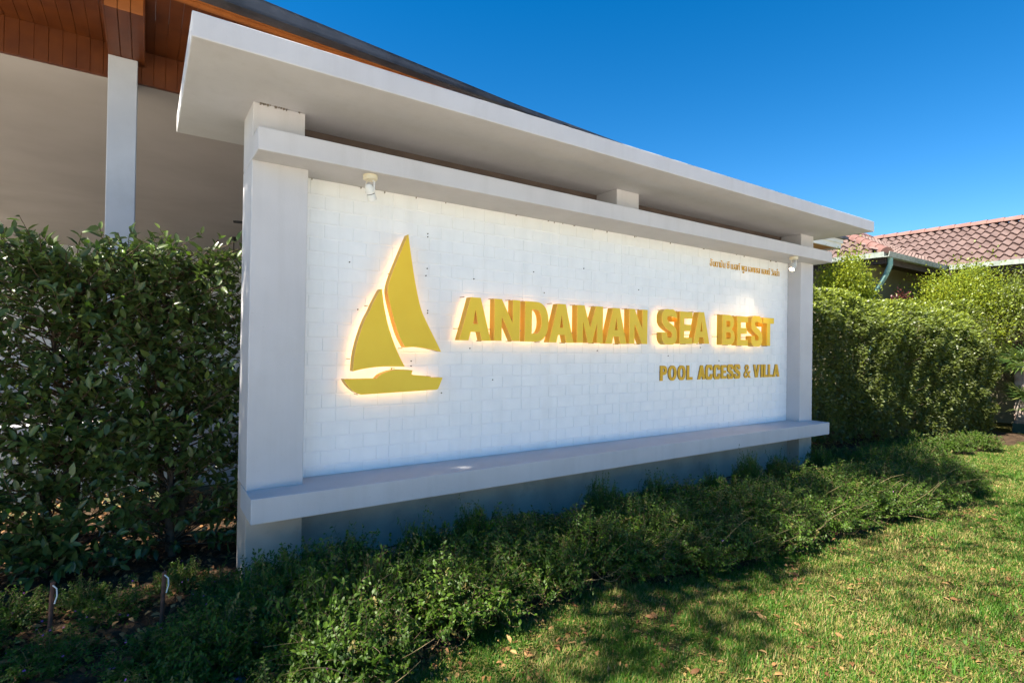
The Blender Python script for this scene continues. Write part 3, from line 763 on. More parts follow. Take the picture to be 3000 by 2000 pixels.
while y > hy + 0.1:
    y2 = max(hy - 0.10, y - 1.3); gutter([(hx + 0.02, y, EZ - 0.01), (hx + 0.02, y2 + 0.004, EZ - 0.01)]); y = y2
x = hx - 0.10
while x < MX - 0.1:
    x2 = min(MX, x + 0.8); gutter([(x, hy + 0.02, EZ - 0.012), (x2 - 0.004, hy + 0.02, EZ - 0.012)]); x = x2
y = hy - 0.15
while y > -7.4:
    y2 = y - 1.3; gutter([(MX + 0.02, y, EZ - 0.011), (MX + 0.02, y2 + 0.004, EZ - 0.011)]); y = y2
tube('downpipe', [(hx + 0.15, hy - 0.02, EZ - 0.06), (hx + 0.15, hy - 0.02, EZ - 0.22), (hx + 0.25, hy + 0.10, EZ - 0.42), (hx + 0.55, hy + 0.45, EZ - 0.80),
                  (hx + 0.62, hy + 0.55, EZ - 1.0), (hx + 0.62, hy + 0.55, 0.0)], 0.055, m_teal, hs, 10)
# roof decks under the tiles
def deck(name, pts):
    link(name, mesh(name, [(a, b, c - 0.035) for a, b, c in pts], [tuple(range(len(pts)))], m_brown), hs)
wr = hy + WW / 2; WRZ = EZ + WW / 2 * SL
deck('roof_deck', [(hx, hy, EZ), (hx, hy + WW, EZ), (hx + WW/2, wr, WRZ)])
deck('roof_deck', [(hx, hy, EZ), (hx + WW/2, wr, WRZ), (MX + WW/2, wr, WRZ), (MX, hy, EZ)])
deck('roof_deck', [(MX, -7.5, EZ), (MX, 9.5, EZ), (MRX, 9.5, MRZ), (MRX, -7.5, MRZ)])
deck('roof_deck', [(MRX, -7.5, MRZ), (MRX, 9.5, MRZ), (MRX + 2.7, 9.5, EZ), (MRX + 2.7, -7.5, EZ)])
# wavy tiles
TW, TL = 0.40, 0.385
def tile_mesh():
    nu = 10; V = []; F = []
    def prof(u):
        ph = (u * 2) % 1.0
        return 0.034 * math.sin(2 * PI * ph) ** 3 * 0.5 + 0.026 * math.sin(2 * PI * ph)
    for i in range(nu + 1):
        u = i / nu; x = (u - 0.5) * TW; z = prof(u)
        V += [(x, 0, z + 0.062), (x, TL + 0.05, z + 0.004), (x, 0.012, z + 0.014)]
    for i in range(nu):
        a = i*3; b = a+3
        F += [(a, b, b+1, a+1), (a+2, b+2, b, a)]
    me = mesh('roof_tile', V, F, m_tile)
    for pgn in me.polygons: pgn.use_smooth = True
    try: me.set_sharp_from_angle(angle=math.radians(45))
    except Exception: pass
    return me
TM = tile_mesh()
tiles = []
def tile_face(org, eu, ev, ulen, vmax, inside):
    """org on the eave line; eu along eave, ev up the slope (unit); inside(u,v) keeps a tile"""
    eu = Vector(eu).normalized(); ev = Vector(ev).normalized(); en = eu.cross(ev).normalized()
    if en.z < 0: en = -en
    R = Matrix((eu, ev, en)).transposed()
    if R.determinant() < 0: R = Matrix((-eu, ev, en)).transposed()
    nv = int(vmax / TL) + 1
    for j in range(nv):
        for i in range(int(ulen / TW)):
            u = (i + 0.5) * TW; v = j * TL - 0.05
            if inside(u, v + TL/2):
                P = Vector(org) + eu * u + ev * v
                tiles.append((P, R.to_4x4()))
sl = math.hypot(1, SL)
tile_face((hx, hy, EZ), (0,1,0), (1,0,SL), WW, WW/2*sl, lambda u, v: u > v/sl - 0.12 and u < WW - v/sl + 0.12)
tile_face((hx, hy, EZ), (1,0,0), (0,1,SL), MX - hx + WW/2, WW/2*sl, lambda u, v: u > v/sl - 0.12 and u < (MX - hx) + v/sl + 0.3)
tile_face((MX, -7.4, EZ), (0,1,0), (1,0,SL), 16.8, (MRX-MX)*sl, lambda u, v: not (hy + v/sl + 0.1 < u - 7.4 < hy + WW - v/sl))
def tscore(tm):
    d = tm[0] - CAMPOS; dep = d.dot(FW); px = d.dot(RT)/dep*542; py = d.dot(UP)/dep*542
    vis = -530 < px < 530 and -341 < py < 341
    return (0 if vis else 1, d.length)
tiles.sort(key=tscore)
for P, R in tiles[:300]:
    o = link('roof_tile', TM, hs, P)
    o.rotation_mode = 'QUATERNION'; q = R.to_quaternion()
    o.rotation_quaternion = q @ Matrix.Rotation(RNG.normal(0, .006), 4, 'Z').to_quaternion()
V = []; F = []
tv = [v.co.copy() for v in TM.vertices]; tf = [tuple(p.vertices) for p in TM.polygons]
for P, R in tiles[300:]:
    n0 = len(V); V += [tuple(P + R.to_3x3() @ v) for v in tv]; F += [tuple(i + n0 for i in f) for f in tf]
o = link('roof_tiling', mesh('roof_tiling', V, F, m_tile, True), hs); o['kind'] = 'stuff'
# ridge and hip caps
def caps(a, b, step=0.36, r=0.115):
    a, b = Vector(a), Vector(b); d = (b - a).normalized(); s = d.cross(Vector((0, 0, 1))).normalized(); u = s.cross(d)
    n = 8; V = []; F = []
    for k, (v, rr) in enumerate(((0, r * 1.12), (step + 0.06, r * 0.95))):
        for i in range(n + 1):
            an = PI * i / n
            V.append(tuple(d * v + s * rr * math.cos(an) + u * (rr * math.sin(an) - 0.02)))
    for i in range(n): F.append((i, i+1, n+2+i, n+1+i))
    F.append(tuple(range(n, -1, -1)))
    me = mesh('ridge_cap', V, F, m_ridge, True)
    try: me.set_sharp_from_angle(angle=math.radians(50))
    except Exception: pass
    t = 0.0; L = (b - a).length
    while t < L - 0.1:
        o = link('ridge_cap', me, hs, a + d * t); t += step
caps((hx - 0.02, hy - 0.02, EZ + 0.04), (hx + WW/2, wr, WRZ + 0.05))
caps((hx, hy + WW, EZ + 0.04), (hx + WW/2, wr, WRZ + 0.05))
caps((hx + WW/2, wr, WRZ + 0.04), (MRX - 0.4, wr, WRZ + 0.04))
caps((MRX, -7.4, MRZ + 0.05), (MRX, 9.4, MRZ + 0.05))

# ================================================================== VEGETATION
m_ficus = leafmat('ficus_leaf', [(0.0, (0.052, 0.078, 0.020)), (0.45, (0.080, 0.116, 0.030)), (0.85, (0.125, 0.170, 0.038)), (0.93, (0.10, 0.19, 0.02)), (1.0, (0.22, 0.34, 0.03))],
                  0.22, (0.12, 0.24, 0.02), 0.32, 0.5)
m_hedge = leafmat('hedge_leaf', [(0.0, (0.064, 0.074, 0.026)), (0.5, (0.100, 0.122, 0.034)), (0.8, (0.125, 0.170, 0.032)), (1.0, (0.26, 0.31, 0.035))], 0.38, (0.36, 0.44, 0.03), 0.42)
m_lime = leafmat('lime_leaf', [(0.0, (0.09, 0.13, 0.012)), (0.5, (0.17, 0.23, 0.018)), (1.0, (0.30, 0.34, 0.03))], 0.48, (0.50, 0.52, 0.04), 0.42)
m_cuph = leafmat('cuphea_leaf', [(0.0, (0.028, 0.058, 0.005)), (0.5, (0.050, 0.100, 0.008)), (0.85, (0.085, 0.145, 0.012)), (0.95, (0.10, 0.16, 0.02)), (1.0, (0.19, 0.16, 0.05))], 0.25, (0.08, 0.26, 0.02), 0.5, 0.3)
m_twig = surf('twig_bark', (0.07, 0.042, 0.025), (0.14, 0.095, 0.06), rough=0.85, scale=30)
m_dry = surf('dry_stem', (0.14, 0.10, 0.045), (0.22, 0.17, 0.08), rough=0.85, scale=30)
m_bark = surf('trunk_bark', (0.05, 0.036, 0.026), (0.12, 0.09, 0.065), rough=0.9, scale=18, bump=0.8, bscale=30, bdist=0.01)
m_flower = surf('purple_petal', (0.30, 0.07, 0.36), (0.45, 0.14, 0.50), rough=0.5, scale=30)

def branch_bush(tw0, tw2, sag=0.05):
    mid = (tw0 + tw2) / 2 + RNG.normal(0, sag, tw0.shape)
    return bez(tw0, mid, tw2, 5)
# ---- ficus shrubs of the left hedge
def ficus_shrub(cx, top, label, n_tw=380, keep=110, seedcol=0):
    t = empty('ficus_shrub', (cx, 0.75, 0.02), label, 'shrub', 'ficus shrubs of the dark hedge by the sign column')
    trunk = []
    for k in range(3):
        bx = cx + RNG.normal(0, .05); by = 0.75 + RNG.normal(0, .07)
        ex = cx + RNG.normal(0, .22); ey = 0.75 + RNG.normal(0, .15)
        z = np.linspace(0, 1, 7)
        trunk.append(np.stack([bx + (ex-bx)*z**1.4 + RNG.normal(0,.015,7), by + (ey-by)*z**1.4 + RNG.normal(0,.015,7), 0.0 + (top*0.82)*z], -1))
    trunk = np.array(trunk)
    V, lo, st = tube_np(trunk, np.linspace(0.030, 0.010, 7)[None, :].repeat(3, 0), 7)
    link('trunk', npmesh('trunk', V, lo, st, m_bark, smooth=True), t)
    # twigs from the trunks to the shell
    zf = RNG.random(n_tw) ** 0.85
    zt = 0.16 + (top - 0.16) * zf
    wx = 0.50; wy = 0.42
    xt = cx + RNG.uniform(-wx, wx, n_tw); yt = 0.75 + RNG.uniform(-wy, wy, n_tw)
    front = RNG.random(n_tw) < 0.52
    yt[front] = 0.75 - wy * RNG.uniform(0.65, 1.08, front.sum())
    zt += 0.12 * (vnoise(xt, yt, 3.0, 11) - 0.5) * (zf > .8)
    low = zt < 0.75; keepm = ~(low & (RNG.random(n_tw) < 0.22)); xt, yt, zt = xt[keepm], yt[keepm], zt[keepm]
    n = len(xt); tip = np.stack([xt, yt, zt], -1)
    ti = RNG.integers(0, 3, n); zi = np.clip((zt - 0.10 - 0.30 * RNG.random(n)) / (top*0.82), 0.08, 0.98)
    k = zi * 6; k0 = np.clip(k.astype(int), 0, 5); fr = (k - k0)[:, None]
    base = trunk[ti, k0] * (1-fr) + trunk[ti, k0+1] * fr
    ln = branch_bush(base, tip, 0.04)
    V, lo, st = tube_np(ln, np.linspace(0.006, 0.002, 5)[None, :].repeat(n, 0), 4)
    link('branches', npmesh('branches', V, lo, st, m_twig, smooth=True), t)['kind'] = 'stuff'
    # leaves spiral near the tips
    nl = 15
    s = np.linspace(0.48, 1.0, nl)[None, :] + RNG.uniform(-.02, .02, (n, nl)); s = np.clip(s, 0, 1)
    kk = s * 4; i0 = np.clip(kk.astype(int), 0, 3); f = (kk - i0)[..., None]
    idx = np.arange(n)[:, None]
    P = (ln[idx, i0] * (1-f) + ln[idx, i0+1] * f).reshape(-1, 3)
    axis = unit(ln[:, 4] - ln[:, 3]); axis = np.repeat(axis[:, None], nl, 1).reshape(-1, 3)
    rv = unit(RNG.normal(0, 1, P.shape)); out = unit(rv - (rv*axis).sum(1, keepdims=True)*axis)
    D = unit(axis * RNG.uniform(.2, .9, (len(P),1)) + out * 1.0 + np.array([0, -0.25, RNG.uniform(-.15, .1)]))
    N = unit(np.array([0, -0.45, 1.0]) + RNG.normal(0, .38, P.shape))
    sz = RNG.uniform(0.040, 0.098, len(P))
    r_ = RNG.random(len(P)) * 0.84
    young = (RNG.random(len(P)) < 0.028); r_[young] = RNG.uniform(.93, 1.0, young.sum()); sz[young] *= 0.75
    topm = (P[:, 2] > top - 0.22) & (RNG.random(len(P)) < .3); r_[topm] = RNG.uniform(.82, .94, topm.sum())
    ok = (P[:, 2] > 0.10)
    P, D, N, sz, r_ = P[ok], D[ok], N[ok], sz[ok], r_[ok]
    # the leaves showing largest become parts of their own
    dist = np.linalg.norm(P - np.array(CAMPOS), axis=1)
    scr = dist / sz - 60.0 * (r_ > .93) + RNG.random(len(P)) * 6
    order = np.argsort(scr); own = order[:keep]; rest = order[keep:]
    Vv, lo, st = leaves_np(P[rest], D[rest], N[rest], sz[rest], sz[rest]*0.46, T8, F8)
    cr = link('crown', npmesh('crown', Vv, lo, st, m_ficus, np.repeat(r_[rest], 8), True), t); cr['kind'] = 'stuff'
    Dd, S, U = leaf_frames(D[own], N[own])
    for i, q in enumerate(own):
        b = min(5, int(r_[q] * 6)); key = b
        if key not in LEAFM:
            Vv, lo, st = leaves_np(np.zeros((1,3)), np.array([[1.,0,0]]), np.array([[0,0,1.]]), np.array([1.0]), np.array([.46]), T8, F8)
            LEAFM[key] = npmesh('leaf', Vv, lo, st, m_ficus, np.full(8, [0.08, .25, .42, .6, .78, .96][b]), True)
        o = link('leaf', LEAFM[key], t, P[q])
        M3 = Matrix((Dd[i], S[i], U[i])).transposed()
        o.rotation_mode = 'QUATERNION'; o.rotation_quaternion = M3.to_quaternion(); o.scale = (sz[q],)*3
LEAFM = {}
ficus_shrub(-2.75, 2.28, 'dark green ficus shrub of the hedge, farthest from the sign column', 380, 20)
ficus_shrub(-1.85, 2.30, 'dark green ficus shrub of the hedge, third from the sign column', 450, 60)
ficus_shrub(-1.02, 2.42, 'dark green ficus shrub of the hedge, in front of the lobby column', 520, 240)
ficus_shrub(-0.38, 2.50, 'dark green ficus shrub touching the sign column', 520, 240)
ficus_shrub(0.35, 2.35, 'dark green ficus shrub standing behind the sign column', 250, 10)

# ---- clipped hedge on the right
def shell_hedge(name, A, B, depth, top0, top1, n, lsz, mat, label, cat, frontbias=0.56, z0=0.12, rag=0.10, r_lo=0.0, r_hi=0.8, toplit_lime=0.0):
    A = np.array(A); B = np.array(B); L = np.linalg.norm(B - A); d = (B - A) / L; nr = np.array([-d[1], d[0]])
    if nr[1] < 0: nr = -nr
    t = empty(name, (float((A+B)[0]/2), float((A+B)[1]/2 + depth/2), 0.02), label, cat)
    m = RNG.random(n)
    u = RNG.random(n) * L; top = top0 + (top1 - top0) * np.clip((u / L - 0.35) / 0.65, 0, 1)
    top = top + 0.16 * (vnoise(u, u*0, 1.3, 5) - 0.5) + 0.12 * (vnoise(u, u*0, 4.0, 6) - 0.5)
    v = np.empty(n); z = np.empty(n)
    fr = m < frontbias
    v[fr] = np.abs(RNG.normal(0, .09, fr.sum())); z[fr] = z0 + (top[fr] - z0) * RNG.random(fr.sum())
    tp = (m >= frontbias) & (m < .80)
    v[tp] = RNG.random(tp.sum()) * depth; z[tp] = top[tp] - np.abs(RNG.normal(0, .12, tp.sum()))
    inn = m >= .80
    v[inn] = RNG.random(inn.sum()) * depth; z[inn] = z0 + (top[inn] - z0) * RNG.random(inn.sum())
    end = (RNG.random(n) < 0.06)
    u[end] = L - np.abs(RNG.normal(0, .08, end.sum())); v[end] = RNG.random(end.sum()) * depth
    bulge = rag * (vnoise(u, z, 2.2, 8) - 0.5) * 2 + rag * 0.9 * (vnoise(u, z, 6.5, 9) - 0.5) * 2
    v = v + 0.40 * np.clip((z - (top - 0.65)) / 0.65, 0, 1) ** 1.6 - bulge * 0.7 + 0.10 * np.clip((0.9 - z) / 0.9, 0, 1)
    # thin out low down and inside soft gaps
    gapn = vnoise(u, z, 5.0, 21)
    keep = RNG.random(n) < np.clip((z - 0.05) / 0.45, 0.12, 1) * np.clip(0.5 + 1.3 * gapn, 0, 1)
    u, v, z, top = u[keep], v[keep], z[keep], top[keep]; n = len(u)
    P = np.concatenate([(A + d * u[:, None] + nr * v[:, None]), z[:, None]], 1)
    outw = np.array([-nr[0], -nr[1], 0.0])
    upf = np.clip((z - (top - 0.35)) / 0.35, 0, 1)[:, None]
    D = unit(outw * (1 - .6*upf) + np.array([0, 0, 0.1]) + upf * np.array([0, 0, .8]) + RNG.normal(0, .62, (n, 3)))
    N = unit(outw * 0.55 + np.array([0, 0, 0.9]) + RNG.normal(0, .45, (n, 3)))
    sz = RNG.uniform(.7, 1.25, n) * lsz
    r_ = r_lo + (r_hi - r_lo) * np.clip(RNG.random(n) * .75 + .4 * (vnoise(u, z, 3.0, 31) - .4), 0, 1)
    lit_lime = np.clip((z - (top - 1.0)) / 1.0, 0, 1) ** 1.4
    r_ = np.clip(r_ + toplit_lime * lit_lime * RNG.uniform(.25, 1.0, n), 0, 1)  # paler towards the top: sunlit tone put into leaf colour, along with lime growth
    Vv, lo, st = leaves_np(P, D, N, sz, sz * .50, T6, F6)
    cr = link('crown', npmesh('crown', Vv, lo, st, mat, np.repeat(r_, 6), True), t); cr['kind'] = 'stuff'
    # stems
    ns = max(3, int(L / 0.22)); us = (np.arange(ns) + RNG.uniform(.2, .8, ns)) / ns * L
    b = np.concatenate([A + d * us[:, None] + nr * (depth * .4 + RNG.normal(0, .08, (ns, 1))), np.full((ns, 1), 0.0)], 1)
    e = b + np.stack([RNG.normal(0, .15, ns), RNG.normal(0, .10, ns), np.full(ns, min(top0, top1) * .8)], -1)
    ln = branch_bush(b, e, .06)
    Vv, lo, st = tube_np(ln, np.linspace(.020, .006, 5)[None].repeat(ns, 0), 5)
    link('stems', npmesh('stems', Vv, lo, st, m_bark, smooth=True), t)['kind'] = 'stuff'
    nt_ = int(L * 45); q = RNG.integers(0, ns, nt_); k = RNG.integers(1, 5, nt_)
    b2 = ln[q, k]; e2 = b2 + np.concatenate([np.tile(outw[:2], (nt_, 1)) * RNG.uniform(.05, depth*.28, (nt_, 1)) + RNG.normal(0, .10, (nt_, 2)), RNG.uniform(.05, .35, (nt_, 1))], 1)
    Vv, lo, st = tube_np(branch_bush(b2, e2, .03), np.linspace(.005, .0018, 5)[None].repeat(nt_, 0), 3)
    link('branches', npmesh('branches', Vv, lo, st, m_twig), t)['kind'] = 'stuff'
    return t
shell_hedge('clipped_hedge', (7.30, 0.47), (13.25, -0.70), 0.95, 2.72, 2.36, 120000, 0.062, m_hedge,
            'tall clipped green hedge running from the sign wall towards the palms', 'hedge', toplit_lime=0.95)

# ---- loose rounded bushes behind the hedge
def round_bush(name, c, rad, n, lsz, mat, label, cat, group=None, rmul=1.0, stems=9, hollow=0.55):
    c = np.array(c, float); rad = np.array(rad, float)
    t = empty(name, (c[0], c[1], 0.0), label, cat, group)
    # clumps over the shell
    nc = 60
    dirs = unit(RNG.normal(0, 1, (nc, 3))); dirs[:, 2] = np.where(dirs[:, 2] < -0.35, -dirs[:, 2], dirs[:, 2])
    cc = c + dirs * rad * RNG.uniform(hollow, 1.0, (nc, 1))
    which = RNG.integers(0, nc, n)
    P = cc[which] + RNG.normal(0, 1, (n, 3)) * rad * 0.17
    ok = P[:, 2] > 0.08; P = P[ok]; which = which[ok]; n = len(P)
    outd = unit(P - c)
    D = unit(outd * .6 + np.array([0, 0, .25]) + RNG.normal(0, .6, (n, 3)))
    N = unit(np.array([0, 0, 1.0]) + outd * .4 + RNG.normal(0, .4, (n, 3)))
    sz = RNG.uniform(.7, 1.25, n) * lsz
    r_ = np.clip((RNG.random(n) * .7 + RNG.random(nc)[which] * .3) * rmul, 0, 1)
    Vv, lo, st = leaves_np(P, D, N, sz, sz * .5, T6, F6)
    cr = link('crown', npmesh('crown', Vv, lo, st, mat, np.repeat(r_, 6), True), t); cr['kind'] = 'stuff'
    b = np.stack([c[0] + RNG.normal(0, .06, nc), c[1] + RNG.normal(0, .06, nc), np.zeros(nc)], -1)
    Vv, lo, st = tube_np(branch_bush(b, cc, .10), np.linspace(.018, .004, 5)[None].repeat(nc, 0), 4)
    link('branches', npmesh('branches', Vv, lo, st, m_twig, smooth=True), t)['kind'] = 'stuff'
    return t
round_bush('lime_shrub', (10.85, 1.0, 2.35), (0.95, 0.42, 1.12), 15000, .055, m_lime, 'bright yellow-green shrub rising behind the sign wall end', 'shrub')
round_bush('lime_shrub', (12.6, 0.55, 1.95), (1.0, 0.5, 0.75), 8000, .055, m_lime, 'low bright green shrub between the gutter downpipe and the hedge', 'shrub')
round_bush('lime_shrub', (14.75, 0.25, 2.35), (1.5, 0.9, 1.15), 17000, .062, m_lime, 'wide yellow-green shrub in front of the tiled roof', 'shrub')
round_bush('lime_shrub', (15.6, -0.75, 2.2), (1.3, 0.8, 1.15), 11000, .062, m_hedge, 'mid green bush beyond the end of the clipped hedge', 'shrub', rmul=1.2)
m_red = leafmat('red_leaf', [(0, (0.045, 0.012, 0.012)), (1, (0.11, 0.022, 0.02))], .2, (.16, .04, .03))
round_bush('red_shrub', (13.0, 0.85, 2.62), (0.26, 0.22, 0.36), 420, .06, m_red, 'small dark red leaved shrub against the olive house wall', 'shrub')
round_bush('dark_shrub', (17.5, -1.0, 1.0), (1.6, 1.2, 1.3), 9000, .08, m_ficus, 'dark shady bush behind the weathered post', 'shrub')

# ---- fan palms and post at the end of the hedge
m_palm = leafmat('palm_blade', [(0, (0.03, 0.06, 0.015)), (.6, (0.06, 0.11, 0.025)), (1, (0.20, 0.22, 0.06))], .25, (.2, .3, .03), .4)
def fan_palm(loc, h, nfr, blen, label):
    t = empty('fan_palm', loc, label, 'palm', 'small fan palms beyond the hedge')
    loc = np.array(loc)
    V, lo, st = tube_np(np.array([[loc, loc + [0, 0, h*.5], loc + [0.02, 0, h]]]), np.array([[.05, .045, .04]]), 8)
    link('trunk', npmesh('trunk', V, lo, st, m_bark, smooth=True), t)
    for k in range(nfr):
        a = k * 2.4 + RNG.random(); el = RNG.uniform(.0, 1.1)
        d = np.array([math.cos(a)*math.cos(el), math.sin(a)*math.cos(el), math.sin(el)])
        b0 = loc + [0, 0, h]; b1 = b0 + d * .35 + [0, 0, .05]
        V, lo, st = tube_np(np.array([[b0, (b0+b1)/2 + [0,0,.03], b1]]), np.array([[.008, .007, .006]]), 4)
        fr = link('frond', npmesh('frond', V, lo, st, m_palm, np.full(len(V), .5)), t)
        nb = 18; an = np.linspace(-1.5, 1.5, nb); s = np.cross(d, [0, 0, 1.]); s /= np.linalg.norm(s); up = np.cross(s, d)
        D = d[None]*np.cos(an)[:, None] + s[None]*np.sin(an)[:, None] + np.array([0, 0, -.12]); P = np.repeat(b1[None], nb, 0)
        Vv, lo, st = leaves_np(P, D, np.repeat(up[None], nb, 0), np.full(nb, blen)*RNG.uniform(.85, 1.1, nb), np.full(nb, .035), T6, F6)
        link('blades', npmesh('blades', Vv, lo, st, m_palm, np.repeat(RNG.random(nb), 6)), fr)
fan_palm((14.35, -0.95, 0), 1.25, 12, .55, 'fan palm with stiff green fronds above the weathered post')
fan_palm((14.1, -1.02, 0), 0.45, 8, .45, 'low fan palm with pale fronds at the foot of the post')
m_post = surf('weathered_post', (0.16, 0.13, 0.11), (0.34, 0.29, 0.26), rough=0.9, scale=5, bump=.5, bscale=40, bdist=.006, stain=(.30, .12, .06), stain_scale=6, stain_amt=.7)
pp = empty('gate_post', (14.95, -0.66, 0), 'weathered grey wooden post with rusty stains at the end of the hedge', 'post')
bm = bmesh.new()
V, F = box_vf(-.11, .11, -.09, .09, 0.10, 1.52)
vs = [bm.verts.new(v) for v in V]
for f in F: bm.faces.new([vs[i] for i in f])
bmesh.ops.bevel(bm, geom=bm.edges[:], offset=.025, segments=2, affect='EDGES')
me = bpy.data.meshes.new('shaft'); bm.to_mesh(me); bm.free(); me.materials.append(m_post)
link('shaft', me, pp, (14.95, -.66, 0))
box('foot', 14.82, 15.08, -.77, -.55, -.02, .20, surf('green_foot', (.03, .06, .045), (.05, .09, .07), rough=.7), pp, .01)

# ---- low flowering shrubs in the bed
def cuphea_variant(seed, rad, h, n_st, lsz):
    rg = np.random.default_rng(seed)
    # stem tips fill a low uneven dome, a few wisps reach above it
    a = rg.random(n_st) * 2 * PI; r = np.sqrt(rg.random(n_st)) * rad
    dome = h * np.sqrt(np.clip(1 - (r / rad) ** 2 * .85, .1, 1))
    tip = np.stack([r*np.cos(a), r*np.sin(a), dome * rg.uniform(.25, 1.0, n_st) ** .6 * (.8 + .4*vnoise(r*np.cos(a) + 9, r*np.sin(a) + 9, 5.0, seed))], -1)
    tall = rg.random(n_st) < .025; tip[tall, 2] *= rg.uniform(1.15, 1.5)
    base = np.stack([tip[:, 0]*.45 + rg.normal(0, .05, n_st), tip[:, 1]*.45 + rg.normal(0, .05, n_st), np.clip(tip[:, 2]*.3*rg.random(n_st), 0, .1)], -1)
    mid = (base + tip)/2 + rg.normal(0, .05, tip.shape) + np.array([0, 0, .05])
    ln = bez(base, mid, tip + rg.normal(0, .02, tip.shape), 6); ln[:, :, 2] = np.maximum(ln[:, :, 2], .004)
    V, lo, st = tube_np(ln, np.linspace(.0026, .0009, 6)[None].repeat(n_st, 0), 3)
    stems = npmesh('stems', V, lo, st, m_dry if seed % 3 == 0 else m_twig)
    nl = 20
    s = np.linspace(.22, 1, nl)[None].repeat(n_st, 0)
    kk = s*5; i0 = np.clip(kk.astype(int), 0, 4); f = (kk-i0)[..., None]; idx = np.arange(n_st)[:, None]
    P = (ln[idx, i0]*(1-f) + ln[idx, i0+1]*f).reshape(-1, 3)
    tg = unit((ln[idx, i0+1] - ln[idx, i0]).reshape(-1, 3))
    side = unit(np.cross(tg, unit(rg.normal(0, 1, (n_st, 3)))[:, None].repeat(nl, 1).reshape(-1, 3)))
    sg = np.where(np.arange(len(P)) % 2 == 0, 1., -1.)[:, None]
    D = unit(side*sg + tg*.35 + rg.normal(0, .25, P.shape))
    N = unit(np.array([0, 0, 1.0]) + np.cross(tg, side)*.4 + rg.normal(0, .4, P.shape))
    sz = lsz * rg.uniform(.55, 1.25, len(P))
    r_ = np.clip(rg.random(len(P))*.5 + .42*rg.random(n_st)[:, None].repeat(nl, 1).ravel(), 0, 1)
    dr = (rg.random(n_st) < .035)[:, None].repeat(nl, 1).ravel(); r_[dr] = 1
    Vv, lo, st = leaves_np(P, D, N, sz, sz*.52, T6, F6)
    fol = npmesh('crown', Vv, lo, st, m_cuph, np.repeat(r_, 6))
    return stems, fol, tip
def flower_mesh():
    P = np.zeros((6, 3)); a = np.arange(6)*PI/3
    D = np.stack([np.cos(a), np.sin(a), np.full(6, .35)], -1)
    Vv, lo, st = leaves_np(P, D, np.repeat([[0, 0, 1.]], 6, 0), np.full(6, .0085), np.full(6, .006), T4, F4)
    return npmesh('flower', Vv, lo, st, m_flower)
FL = flower_mesh()
variants = [cuphea_variant(100+i, .36 + .03*(i % 3), .34 + .03*(i % 4), 420, .027) for i in range(6)]
sparse = [cuphea_variant(300+3*i, .34, .34, 150, .026) for i in range(3)]
def place_cuphea(i, x, y, s, sz_, label, group, nfl=0, zoff=.03, pool=None):
    pool = pool or variants; stems, fol, tip = pool[i % len(pool)]
    t = empty('cuphea_shrub', (x, y, zoff), label, 'shrub', group)
    rz = RNG.random()*6.28
    t.rotation_euler = (0, 0, rz); t.scale = (s, s, sz_)
    for nm, me in (('stems', stems), ('crown', fol)):
        o = bpy.data.objects.new(nm, me); COL.objects.link(o); o.parent = t; o['kind'] = 'stuff'
    for k in range(nfl):
        q = tip[RNG.integers(0, len(tip))]
        o = bpy.data.objects.new('flower', FL); COL.objects.link(o); o.parent = t; o.location = q * RNG.uniform(.92, 1.0)
        o.rotation_euler = (RNG.normal(0, .6), RNG.normal(0, .6), RNG.random()*6); o.scale = (1.2, 1.2, 1.2)
    return t
MARK = ['below the boat-side column', 'below the bow of the boat hull', 'below the stern of the boat hull', 'below the first A of ANDAMAN', 'below the first N of ANDAMAN', 'below the letter D',
        'below the second A of ANDAMAN', 'below the letter M', 'below the last N of ANDAMAN', 'below the S of SEA', 'below the E of SEA', 'below the gap before BEST', 'below the B of BEST',
        'below the S of BEST', 'below the T of BEST', 'below the lit spotlight', 'beside the far column', 'beside the far ledge end', 'where the clipped hedge begins', 'beside the clipped hedge', 'at the far end of the bed']
def under(x): return MARK[max(0, min(len(MARK) - 1, int(round((x - 0.35) / 0.43))))]
ROWN = ['touching the lawn', 'in mid bed', 'near the kerb strip']
k = 0
for x in np.arange(0.35, 8.9, 0.43):
    e = float(bed_edge(x))
    rows = [(e + 0.24, 1.0, 1.0), (e + 0.60, 1.08, 1.18)]
    if e + .95 < -.62: rows.append((e + .97, .9, .95))
    for j, (y, s, hz) in enumerate(rows):
        hz2 = hz * (1.12 if x < 1.4 else 1.0) * RNG.uniform(.85, 1.08)
        place_cuphea(k, x + RNG.normal(0, .06), y + RNG.normal(0, .05), s*RNG.uniform(.92, 1.08), hz2,
                     'low green cuphea shrub %s, %s' % (ROWN[j], under(x)), 'cuphea shrubs massed below the sign wall', 1 if RNG.random() < .3 else 0); k += 1
for x, y in ((8.75, -.45), (9.3, -.45), (7.6, -.45), (9.9, -.50), (10.6, -.75), (11.4, -.9)):
    place_cuphea(k, x, y, .9, RNG.uniform(.7, .95), 'low green cuphea shrub at the foot of the clipped hedge, ' + ('near the ledge end' if x < 9 else 'halfway along' if x < 10.2 else 'towards the palms'), 'cuphea shrubs along the clipped hedge'); k += 1
for x in np.arange(0.9, 6.8, .8):          # tall wisps against the plinth
    place_cuphea(k, x + RNG.normal(0, .15), -.62 + RNG.normal(0, .05), .45, RNG.uniform(1.0, 1.6), 'wispy upright cuphea shrub close to the grey plinth, ' + under(x), 'wispy shrubs against the plinth'); k += 1
